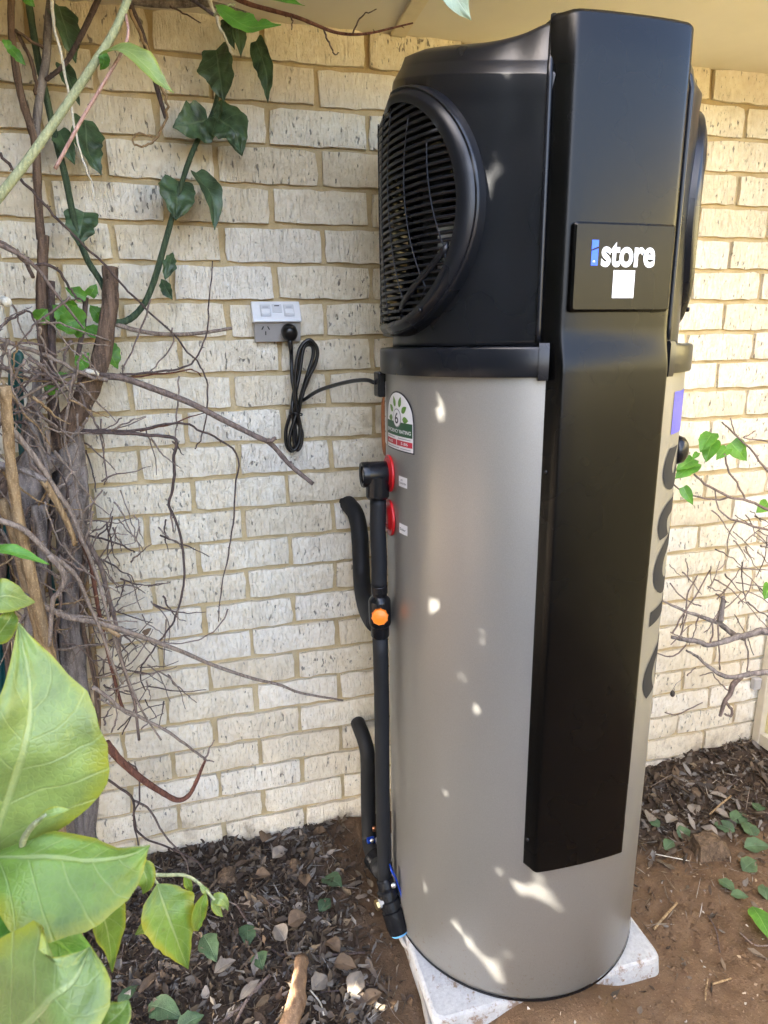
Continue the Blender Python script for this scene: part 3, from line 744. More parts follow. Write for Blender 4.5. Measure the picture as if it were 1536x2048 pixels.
v, f = lathe_caps([(.0165, .930), (.0182, .928), (.0182, .912), (.0165, .910), (.0165, .905), (.0235, .897), (.0245, .893), (.0245, .842), (.0235, .838), (.0205, .834), (.0205, .812), (.0185, .808)], (XP, YP, 0), (0, 0, 1), 30)
vb = crease(fixnormals(pp(obj('valve_body', v, f, M['fitting']))), 30)
# orange knob facing the camera
kd = (Vector((CAM.x, CAM.y, CAM.z-.35))-Vector((XP, YP, .863))).normalized()
kp = Vector((XP, YP, .863))
v, f = lathe([(.0, .030), (.009, .030), (.013, .0285), (.0165, .0285), (.0175, .026), (.0175, .0175), (.015, .016)], kp+kd*.006, kd, 28)
kn = crease(fixnormals(pp(obj('valve_knob', v, f, M['orange']))), 30)
for k in range(10):
    a = 2*pi*k/10; u_ = kd.orthogonal().normalized(); b_ = kd.cross(u_); c = kp+kd*(.006+.022)+(u_*cos(a)+b_*sin(a))*.0172
    v, f = tube_geo([c-kd*.004, c+kd*.004], .0018, 6); q = obj('grip', v, f, M['orange']); q.parent = kn
bar = MB().box(kp+kd*.0365, (.0085, .002, .002), kd.to_track_quat('Z', 'Y').to_matrix()); q = bar.obj('grip_bar', M['orange'], None, False); q.parent = kn
# bottom valve set, leaning outwards
B0 = Vector((XP-.001, YP, .150)); B1 = Vector((.1500, -.412, .122)); B2 = Vector((.1660, -.452, .046))
ax = (B2-B1).normalized()
v, f = lathe_caps([(.019, 0), (.0215, .004), (.0215, .02), (.018, .026), (.018, .05)], B0+Vector((0, 0, .006)), (B1-B0).normalized(), 26); crease(fixnormals(pp(obj('reducer', v, f, M['fitting']))), 30)
L_ = (B2-B1).length
v, f = lathe_caps([(.020, -.014), (.0255, -.009), (.0255, .004), (.0215, .006), (.0215, .012), (.0265, .014), (.0265, .028), (.0225, .030), (.0225, .036), (.0275, .038), (.0275, L_-.012), (.0255, L_-.004), (.0245, L_+.002)], B1, ax, 28)
crease(fixnormals(pp(obj('valve_body', v, f, M['fitting']))), 30)
v, f = lathe_caps([(.0205, -.002), (.0205, .007), (.019, .0085)], B1+ax*L_, ax, 24); pp(fixnormals(obj('end_cap', v, f, M['lblue'])))
v, f = lathe_caps([(.0045, 0), (.0045, .012)], B2+ax*.006, ax, 10); pp(obj('nipple', v, f, M['brass']))
# side spigot with brass nut
sd = Vector((-.95, -.25, -.05)).normalized(); sp0 = B1+ax*.012
v, f = lathe_caps([(.010, .010), (.010, .031)], sp0, sd, 16); pp(obj('spigot', v, f, M['grey']))
v, f = lathe_caps([(.012, .031), (.012, .038)], sp0, sd, 6); pp(obj('nut', v, f, M['brass'], None, False))
# blue lever
hv = [onY(x, y, -.43) for x, y in ((781, 1735), (790, 1752), (800, 1782), (806, 1808))]
hh = MB(); hc = catmull(hv, 5)
v = []; f = []
for i, p_ in enumerate(hc):
    t = i/(len(hc)-1); wv = .009*(1-.25*t); v += [p_+Vector((.0015, wv, .003)), p_+Vector((.0015, -wv, -.003)), p_+Vector((-.0015, -wv, -.003)), p_+Vector((-.0015, wv, .003))]
for i in range(len(hc)-1):
    for q in range(4): f.append((4*i+q, 4*i+(q+1) % 4, 4*i+4+(q+1) % 4, 4*i+4+q))
f += [(0, 1, 2, 3), tuple(len(v)-4+i for i in (3, 2, 1, 0))]
lv = pp(fixnormals(obj('lever', v, f, M['blue'])))
p = onY(787, 1770, -.445); v, f = lathe_caps([(.006, 0), (.006, .004), (.004, .006)], p, (-.2, -1, .3), 12); q = obj('screw', v, f, M['screw']); q.parent = lv
# wall pipes
def lagpipe(name, label, pts, rpx, col_end=None):
    P = tube_px(pts, None); base = P[0]
    t = thing(name, label, 'pipe', loc=P[-1])
    r0 = rpx
    o = MB().tube(P, [r0*(1+.03*noise.noise(Vector((i*.7, r0*90, 3)))) for i in range(len(P))], 18).obj('lagging', M['foam'])
    pp(o, t); return t, P
wa, P = lagpipe('wall_pipe', 'black lagged pipe leaving the wall level with the red flanges', [(690, 1002, .03), (700, 1012, -.01), (712, 1030, -.045), (719, 1065, -.075), (722, 1120, -.10), (724, 1165, -.14), (732, 1210, -.23), (745, 1238, -.345), (752, 1246, -.385)], .0225)
wb, P = lagpipe('wall_pipe', 'short black lagged pipe leaving the wall just above the ground', [(714, 1440, .03), (718, 1452, -.02), (728, 1478, -.06), (735, 1510, -.085), (736, 1570, -.09), (737, 1640, -.095), (740, 1690, -.13), (752, 1722, -.27), (762, 1740, -.36)], .0215)
q = pp(bevel(MB().box(onY(742, 1690, -.15), (.011, .010, .022)).obj('lever', M['blue'], None, False), .003), wb)
p = onY(744, 1681, -.163); v, f = lathe_caps([(.0055, 0), (.0055, .003)], p, (-.1, -1, .4), 14); pp(obj('screw', v, f, M['screw']), wb)
v, f = lathe_caps([(.004, 0), (.004, .014)], onY(748, 1662, -.16), (0, 0, 1), 10); pp(obj('bleed_screw', v, f, M['copper']), wb)
v, f = lathe_caps([(.027, -.02), (.029, -.01), (.029, .03), (.024, .038)], onY(753, 1722, -.29), (.4, -.9, -.25), 24); pp(crease(fixnormals(obj('joint', v, f, M['fitting'])), 30), wb)
# drain tube
dt = MB().tube(catmull([B2+ax*.012, B2+ax*.03+Vector((.004, -.005, 0)), Vector((.192, -.50, .020)), Vector((.183, -.575, .016)), Vector((.172, -.66, .014)), Vector((.165, -.76, .010)), Vector((.16, -.9, .0))], 6), .0062, 10).obj('drain_tube', M['tube'])
tag(dt, 'thin grey drain tube running from the pale blue cap along the slab edge', 'tube')
ct = MB().tube(catmull([Vector((.200, -.30, 1.335)), Vector((.1925, -.290, 1.31)), Vector((.192, -.288, 1.24)), Vector((.196, -.286, 1.20)), Vector((.21, -.28, 1.195))], 6), .007, 10).obj('copper_tube', M['copper'])
tag(ct, 'short copper tube with brass nut behind the heater labels', 'tube')

# ------------------------------------------------------------------ power point, plug and cord
ox0, ox1 = -.064, .052; oc = (ox0+ox1)/2
out = thing('power_outlet', 'white double power outlet with hooded switches on the brick wall', 'power outlet', loc=(oc, 0, 1.49))
def po(o): o.parent = out; o.matrix_parent_inverse = Matrix.Translation((-oc, 0, -1.49)); return o
secA = [(.004, 1.541), (-.014, 1.541), (-.020, 1.539), (-.052, 1.497), (-.052, 1.4925), (-.048, 1.491), (.004, 1.491)]
v = [(ox0, y, z) for y, z in secA]+[(ox1, y, z) for y, z in secA]; n = len(secA)
f = [(i, (i+1) % n, n+(i+1) % n, n+i) for i in range(n)]+[tuple(range(n)), tuple(reversed(range(n, 2*n)))]
bevel(po(fixnormals(obj('switch_hood', v, f, M['white'], None, False))), .002)
secB = [(.004, 1.4905), (-.040, 1.4905), (-.020, 1.446), (.004, 1.446)]
v = [(ox0+.004, y, z) for y, z in secB]+[(ox1-.001, y, z) for y, z in secB]; n = 4
f = [(i, (i+1) % n, n+(i+1) % n, n+i) for i in range(n)]+[tuple(range(n)), tuple(reversed(range(n, 2*n)))]
bevel(po(fixnormals(obj('socket_face', v, f, M['grey'], None, False))), .0015)  # grey colour stands in for the hood's shade on the white outlet
slope = (Vector((0, -.052, 1.497))-Vector((0, -.020, 1.539))).normalized(); nrm = Vector((0, slope.z, -slope.y)); nrm = nrm if nrm.y < 0 else -nrm
Mx = Matrix((Vector((1, 0, 0)), slope, nrm)).transposed()
def onhood(u, t, hgt): return Vector((oc+u, -.020, 1.539))+slope*t+nrm*hgt
for u in (-.026, .030):
    b = po(bevel(MB().box(onhood(u, .027, .0022), (.0125, .017, .0022), Mx).obj('switch', M['swhite'], None, False), .0015))
    q = bevel(MB().box(onhood(u, .0335, .0052), (.0105, .007, .0026), Mx).obj('rocker', M['white'], None, False), .0018); q.parent = b
    q = MB().box(onhood(u, .019, .0046), (.007, .0008, .0004), Mx).obj('mark', M['lgrey'], None, False); q.parent = b
b = po(MB().box(onhood(.002, .020, .001), (.0115, .012, .0011), Mx).obj('indicator', M['swhite'], None, False))
q = MB().box(onhood(.002, .013, .0023), (.006, .0012, .0004), Mx).obj('mark', M['dgrey'], None, False); q.parent = b
sdn = (Vector((0, -.020, 1.446))-Vector((0, -.040, 1.4905))).normalized(); nb_ = Vector((0, -sdn.z, sdn.y)); nb_ = nb_ if nb_.y < 0 else -nb_
M2 = Matrix((Vector((1, 0, 0)), sdn, nb_)).transposed()
for u, t, r_ in ((-.035, .013, .5), (-.021, .013, -.5), (-.028, .026, 0)):
    po(MB().box(Vector((oc+u, -.040, 1.4905))+sdn*t+nb_*.0006, (.0012, .0045, .0006), M2 @ Matrix.Rotation(r_, 3, 'Z')).obj('slot', M['dgrey'], None, False))
plug = thing('coiled_lead', 'black plug and power lead coiled into a tied bundle below the outlet', 'power lead', loc=(.03, -.05, 1.47))
def pc_(o): o.parent = plug; o.matrix_parent_inverse = Matrix.Translation((-.03, .05, -1.47)); return o
pb0 = Vector((oc+.028, -.040, 1.4905))+sdn*.020
v, f = lathe_caps([(.0185, .001), (.0195, .004), (.0195, .018), (.0175, .026), (.011, .031)], pb0, nb_, 28); pc_(crease(obj('plug', v, f, M['cord']), 40))
pcen = pb0+nb_*.014
v, f = tube_geo([pcen+Vector((0, 0, -.012)), pcen+Vector((0, -.001, -.024)), pcen+Vector((.001, -.001, -.036)), pcen+Vector((.002, 0, -.05))], [.0085, .0065, .0055, .0045], 12); pc_(obj('strain_relief', v, f, M['cord']))
def cl(pts, n=7): return catmull([onY(x, y, Y) for x, y, Y in pts], n)
e0 = pcen+Vector((.002, 0, -.045)); CR = .0046
loops = [
    cl([(582, 735, -.045), (586, 770, -.048), (592, 800, -.045), (590, 850, -.038), (592, 880, -.036), (584, 902, -.036), (573, 890, -.036), (572, 860, -.038), (580, 830, -.043), (590, 790, -.05), (600, 740, -.05), (606, 700, -.05), (617, 683, -.05), (632, 692, -.05), (634, 715, -.05), (620, 750, -.048), (604, 790, -.045)]),
    cl([(604, 790, -.045), (592, 830, -.05), (580, 870, -.05), (579, 890, -.05), (588, 900, -.05), (598, 885, -.05), (600, 850, -.05), (594, 820, -.055), (590, 770, -.058), (594, 720, -.06), (603, 692, -.06), (620, 680, -.06), (634, 700, -.058), (630, 730, -.056), (614, 760, -.054), (602, 800, -.052)]),
    cl([(602, 800, -.052), (596, 840, -.045), (604, 865, -.044), (602, 890, -.044), (594, 900, -.044), (588, 880, -.044), (588, 850, -.046), (584, 815, -.05), (592, 760, -.036), (600, 712, -.036), (610, 692, -.036), (624, 692, -.036), (626, 712, -.036), (616, 745, -.036), (604, 785, -.037), (598, 806, -.038)]),
]
cordp = [e0]+[Vector(q) for q in loops[0][3:]]+loops[1][2:]+loops[2][2:]
tail = catmull([loops[2][-1], onY(612, 797, -.06), onY(640, 780, -.12), onY(690, 765, -.22), onY(730, 760, -.30), cyl(-103, 1.358, R+.022)], 7)
pc_(MB().tube(cordp, CR, 8).obj('cord', M['cord'])); pc_(MB().tube(tail, CR, 8).obj('cord', M['cord']))
tie = [onY(592+13*cos(a), 829+3*sin(a), -.047+.016*sin(a)) for a in [2*pi*i/16 for i in range(17)]]
pc_(MB().tube(tie, .0018, 6).obj('cable_tie', M['cord']))

# ------------------------------------------------------------------ plants: helpers
def prt(o, par): o.parent = par; o.matrix_parent_inverse = Matrix.Translation(-Vector(par.location)); return o
def ys(Y, n):
    if hasattr(Y, '__len__'):
        a = Y; return [a[0]+(a[-1]-a[0])*i/max(1, n-1) if len(a) == 2 else a[i] for i in range(n)]
    return [Y]*n
def twig(par, pts, r, Y, mat, name='twig', sides=7, n=5, thorns=0, knots=0.0, ext=None):
    Yl = ys(Y, len(pts)); P3 = [onY(x, y, Yl[i]) for i, (x, y) in enumerate(pts)]
    if ext: P3 = P3+[Vector(e) for e in ext]
    elif pts[-1][1] >= 1640: P3.append(Vector((P3[-1].x, P3[-1].y, -.04)))
    P = catmull(P3, n)
    r0, r1 = r if hasattr(r, '__len__') else (r, r)
    px = depth(P[len(P)//2])/F
    seed = random.random()*90; N = len(P)
    amp = .004 if r0 < 5 else .0
    for i in range(1, N-1): P[i] = P[i]+Vector((noise.noise(Vector((seed, i*.45, 0))), 0, noise.noise(Vector((seed, i*.45, 9)))))*amp
    rad = []
    for i in range(N):
        t = i/(N-1); rr_ = (r0+(r1-r0)*t)*px; rr_ *= 1+(.12+knots)*noise.noise(Vector((seed, i*.8, 5))); rad.append(max(.0007, rr_))
    mb = MB().tube(P, rad, sides)
    for k in range(thorns):
        i = random.randrange(1, N-1); d = Vector((random.uniform(-1, 1), random.uniform(-1, .2), random.uniform(-1, 1))).normalized()
        mb.tube([P[i], P[i]+d*rad[i]*1.5, P[i]+d*(rad[i]+random.uniform(.002, .0065))], [rad[i]*.6, rad[i]*.42, .0004], 4)
    return prt(mb.obj(name, mat), par), P, rad
PROF = {
    'heart': [(0, .02), (.04, .55), (.12, .86), (.25, 1), (.4, .95), (.55, .8), (.7, .58), (.83, .34), (.93, .14), (1, .01)],
    'ovate': [(0, .02), (.06, .3), (.16, .68), (.3, .96), (.42, 1), (.56, .9), (.7, .68), (.83, .4), (.93, .15), (1, .01)],
    'lance': [(0, .02), (.1, .35), (.25, .75), (.42, 1), (.6, .92), (.75, .66), (.88, .32), (1, .01)],
}
def pf(name, t):
    q = PROF[name]
    for (a, b), (c, d) in zip(q, q[1:]):
        if t <= c: 
            s = (t-a)/(c-a); s = s*s*(3-2*s)*.5+s*.5; return b+(d-b)*s
    return 0
def leaf_geo(mid, nrm, wl, wr, prof='heart', nu=14, nv=4, fold=.25, wave=.06, curl=.0, seed=0, crump=.10):
    P = catmull(mid, max(2, nu//max(1, len(mid)-1))); N = len(P); v = []; f = []; uv = []
    for i in range(N):
        t = i/(N-1); T = (P[min(i+1, N-1)]-P[max(i-1, 0)]).normalized(); S = T.cross(nrm); S = S.normalized() if S.length > 1e-5 else T.orthogonal().normalized(); Nn = S.cross(T).normalized()
        for j in range(-nv, nv+1):
            s = j/nv; W = (wl if s < 0 else wr)*pf(prof, t)
            jag = 1+wave*noise.noise(Vector((seed*3.7, t*7, 2 if s > 0 else 7)))*2.0*abs(s)
            d = abs(s)*W*jag
            up = fold*d - curl*d*d/(max(wl, wr)+1e-6) + wave*1.6*max(wl, wr)*abs(s)**1.5*noise.noise(Vector((seed*1.3+t*5.5, 3 if s > 0 else 11, seed)))*min(1, 5*t)*min(1, 5*(1-t))
            cr = crump*max(wl, wr)*(noise.noise(Vector((t*4.2+seed*2.1, s*2.2, seed*.7)))+.5*noise.noise(Vector((t*9+seed, s*5, seed*1.9))))*min(1, 6*t)
            lob = (P[-1]-P[0]).length*.16*abs(s)**1.2*math.exp(-t*7)*min(1, t*14) if prof == 'heart' else 0
            v.append(P[i]-T*lob+S*(d*(1 if s > 0 else -1))+Nn*(up+cr)); uv.append([t, .5+.5*s])
    m = 2*nv+1
    for i in range(N-1):
        for j in range(m-1): f.append((i*m+j, i*m+j+1, (i+1)*m+j+1, (i+1)*m+j))
    return v, f, uv
LN = [0]
def leaf(par, mid, wl, wr, mat, prof='heart', tilt=(0, 0), name='leaf', **kw):
    """mid: 3D midrib; the blade faces the viewer side, turned by tilt"""
    LN[0] += 1; c = mid[len(mid)//2]; nrm = (CAM-c).normalized()+RV*tilt[0]+UV_*tilt[1]
    v, f, uv = leaf_geo(mid, nrm.normalized(), wl, wr, prof, seed=LN[0], **kw)
    return prt(obj(name, v, f, mat, None, True, uv), par)
def leaf_px(par, base, tip, wpx, Y, mat, bow=0.0, tilt=None, prof='heart', fold=.22, wave=.15, dip=.0, stalk=None, **kw):
    Y0, Y1 = (Y, Y) if not hasattr(Y, '__len__') else Y
    a = onY(*base, Y0); b = onY(*tip, Y1); m_ = (a+b)/2; px = depth(m_)/F; side = (b-a).cross(CAM-m_).normalized()
    m_ = m_+side*bow*px+(CAM-m_).normalized()*(dip if dip else (b-a).length*.08)
    tl = tilt if tilt else (random.uniform(-.5, .5), random.uniform(-.1, .6))
    if stalk: 
        s0 = onY(*stalk[:2], stalk[2]); prt(MB().tube(catmull([s0, (s0+a)/2+Vector((0, -.004, .004)), a], 4), .0011, 6).obj('petiole', M['gstem']), par)
    return leaf(par, [a, m_, b], wpx/2*px, wpx/2*px, mat, prof, tl, fold=fold, wave=wave, **kw)

# ------------------------------------------------------------------ climbing vine against the wall
vine = thing('climbing_vine', 'old climbing vine with a sawn trunk and dark heart leaves on the brick wall', 'vine', loc=onY(150, 1640, -.12))
tr_pts = [(221, 534), (221, 575), (219, 620), (210, 680), (195, 735), (172, 790), (140, 845), (100, 895), (55, 935), (10, 975), (-40, 1020), (-60, 1200), (-40, 1500)]
def ridged(par, pts, rpx, Y, mat, ridges=11, amp=.12, sides=40, n=7, name='trunk'):
    Yl = ys(Y, len(pts)); P3 = [onY(x, y, Yl[i]) for i, (x, y) in enumerate(pts)]
    if pts[-1][1] >= 1450: P3.append(Vector((P3[-1].x, P3[-1].y, -.04)))
    P = catmull(P3, n); N = len(P)
    px = depth(P[N//3])/F; v, f = tube_geo(P, [1.0]*N, sides, True)
    out_ = []
    for i in range(N):
        t = i/(N-1)*(len(rpx)-1); k = min(int(t), len(rpx)-2); r0 = (rpx[k]+(rpx[k+1]-rpx[k])*(t-k))*px
        for q in range(sides):
            p = v[i*sides+q]; d = p-P[i]; an = 2*pi*q/sides
            a = amp*abs(sin(an*ridges/2+2.2*noise.noise(Vector((an*1.2, i*.22, 1)))))+.22*noise.noise(Vector((cos(an)*1.3, sin(an)*1.3, i*.25)))
            out_.append(P[i]+d*r0*(1+a))
    return prt(obj(name, out_, f, mat), par)
ridged(vine, tr_pts, [13, 13.5, 14, 15, 17, 19, 22, 24, 26, 28, 28, 28, 30], (-.11, -.16), M['trunk'])
ridged(vine, [(138, 850), (140, 920), (142, 1000), (146, 1080), (145, 1160), (140, 1240), (145, 1330), (160, 1450), (170, 1560), (165, 1680)], [22, 27, 30, 26, 20, 26, 24, 24, 26, 30], (-.13, -.13), M['oldwood'], 7, .10)
ridged(vine, [(90, 900), (60, 960), (45, 1040), (50, 1120), (70, 1200), (90, 1300), (110, 1450), (120, 1600)], [26, 30, 24, 20, 22, 22, 26, 30], (-.18, -.15), M['oldwood'], 6, .12)
ridged(vine, [(75, 740), (72, 790), (62, 840), (75, 900), (110, 940)], [6, 9, 14, 19, 22], (-.17, -.16), M['oldwood'], 5, .14, 24)
ridged(vine, [(88, 470), (84, 560), (85, 640), (93, 720), (102, 790), (112, 860), (120, 900)], [8.5, 9.5, 10, 10, 11, 11, 12], (-.10, -.12), M['trunk'], 9, .12, 36, name='stem')
twig(vine, [(103, 562), (103, 620), (104, 700), (108, 780), (112, 850), (118, 900)], (6.5, 9), (-.12, -.13), M['twigd'], 'stem', 10)
twig(vine, [(172, 594), (168, 640), (162, 680), (157, 710), (160, 760), (150, 800)], (5, 5), (-.13, -.13), M['twigd'], 'stem', 8)
# upper brown stems
twig(vine, [(24, -30), (22, 40), (28, 110), (42, 190), (62, 255), (72, 300), (76, 400), (82, 480)], (6, 9), -.09, M['trunk'], 'stem', 12, knots=.1)
twig(vine, [(106, -30), (97, 40), (92, 120), (80, 190), (72, 260), (74, 300)], (7.5, 8.5), -.085, M['oldwood'], 'stem', 12)
twig(vine, [(205, -20), (175, 45), (150, 95), (128, 130), (105, 150), (92, 160)], (6, 4), (-.12, -.09), M['twigd'], 'stem', 8, thorns=2)
twig(vine, [(30, 60), (50, 95), (70, 150), (72, 190)], (4, 4), -.09, M['trunk'], 'twig'); twig(vine, [(30, 62), (60, 80), (86, 96)], (3, 3), -.1, M['trunk'], 'twig')
twig(vine, [(262, 12), (285, 70), (302, 130), (318, 190), (332, 236)], (6, 4.5), -.14, M['twigd'], 'stem', 8)
twig(vine, [(260, 20), (282, 70), (300, 112), (318, 160), (331, 195), (335, 222), (322, 262), (300, 287), (282, 293), (266, 285), (270, 270), (288, 268), (304, 275)], (3.6, 1.3), -.155, M['tan'], 'tendril', 7, 6)
gs1 = twig(vine, [(52, -30), (66, 60), (78, 130), (94, 200), (112, 280), (130, 350), (142, 410), (155, 465), (175, 520), (200, 560), (214, 590)], (6.5, 6.5), (-.06, -.10), M['gstem'], 'stem', 10)
gs2 = twig(vine, [(228, 645), (246, 644), (268, 632), (290, 605), (307, 565), (322, 515), (340, 450), (358, 385), (378, 322), (398, 275), (418, 243), (432, 205), (438, 160)], (7, 4.2), (-.11, -.06), M['gstem'], 'stem', 10)
twig(vine, [(228, 647), (270, 660), (320, 668), (380, 668), (430, 662), (464, 656)], (5, 3), (-.11, -.13), M['twigg'], 'twig', 8)
twig(vine, [(415, -20), (432, 35), (448, 70), (465, 108)], (4.5, 2.0), -.2, M['straw'], 'twig'); twig(vine, [(100, -20), (107, 40), (121, 110), (138, 190), (152, 260), (166, 318), (178, 355), (193, 402), (200, 430)], (3.4, 1.1), -.22, M['straw'], 'twig')
D = M['leafd']
for base, tip, wpx, kw in (
    ((432, 100), (448, 204), 76, dict(fold=.35)), ((416, 240), (345, 255), 74, {}), ((424, 230), (484, 312), 74, dict(bow=-16)),
    ((356, 362), (352, 441), 72, {}), ((392, 345), (430, 460), 46, dict(bow=-14, fold=.4)), ((346, 505), (330, 560), 26, dict(prof='lance')), ((322, 558), (345, 600), 24, dict(prof='lance')),
    ((168, 424), (156, 492), 62, {}), ((170, 240), (203, 352), 64, dict(bow=10)), ((118, 262), (150, 330), 40, {}), ((118, 12), (152, 126), 56, {}),
    ((474, 28), (482, 115), 34, dict(fold=.6)), ((512, 82), (536, 206), 42, dict(bow=-8)), ((125, 130), (160, 212), 34, dict(fold=.5)), ((440, 200), (436, 245), 22, dict(prof='lance')), ((455, 40), (470, 100), 30, dict(fold=.6))):
    leaf_px(vine, base, tip, wpx, (-.07, -.10), D, crump=random.uniform(.10, .24), nu=24, nv=6, **kw)
Gm = M['leafm']
for base, tip, wpx, Y in (((180, 592), (193, 568), 22, -.15), ((172, 595), (130, 575), 26, -.15), ((160, 650), (105, 610), 56, -.14), ((152, 640), (110, 655), 40, -.15), ((205, 640), (180, 610), 34, -.1), ((200, 668), (165, 655), 30, -.1),
                          ((75, 640), (95, 618), 34, -.14), ((172, 735), (150, 710), 30, -.16), ((160, 730), (178, 705), 28, -.16), ((212, 690), (236, 738), 40, -.09), ((130, 760), (112, 745), 26, -.15), ((100, 770), (110, 795), 26, -.14), ((150, 620), (120, 600), 30, -.13), ((145, 665), (170, 640), 34, -.135)):
    leaf_px(vine, base, tip, wpx, Y, Gm, fold=.3)
for base, tip, wpx in (((20, 95), (52, 132), 22), ((12, 80), (20, 105), 18), ((50, -6), (70, 14), 20)): leaf_px(vine, base, tip, wpx, -.2, M['leafm'])
leaf_px(vine, (430, 10), (562, 50), 52, (-.3, -.36), M['leafm'], bow=18, tilt=(0, .9), prof='ovate'); leaf_px(vine, (490, -22), (610, 12), 34, (-.3, -.36), M['leafm'], tilt=(0, .9), prof='ovate')
twig(vine, [(428, 32), (440, 20), (458, 12), (470, 8)], (2.5, 2), -.3, M['pstem'], 'petiole'); twig(vine, [(300, -30), (370, -8), (428, 30)], (5, 3), (-.25, -.3), M['twigd'], 'twig')
# branch under the eave
twig(vine, [(430, -25), (490, 5), (548, 22), (592, 34), (632, 50), (668, 64), (705, 69), (742, 66), (785, 56), (826, 46)], (5, 1.6), (-.2, -.26), M['redst'], 'stem', 8, thorns=9)
twig(vine, [(648, 60), (658, 85), (668, 108), (678, 106)], (2.0, 1), (-.245, -.24), M['twigd']); twig(vine, [(706, 66), (714, 44), (730, 28), (753, 18)], (1.9, .9), (-.25, -.28), M['twigd']); twig(vine, [(582, 34), (585, 48), (583, 60)], (2, .8), -.22, M['twigd'])
twig(vine, [(250, -5), (300, 5), (360, 8), (400, 6), (440, 12), (500, 30)], (9, 4), (-.1, -.12), M['oldwood'], 'stem', 10); twig(vine, [(340, 12), (370, 28), (402, 46)], (2, 1), -.12, M['twigd'])

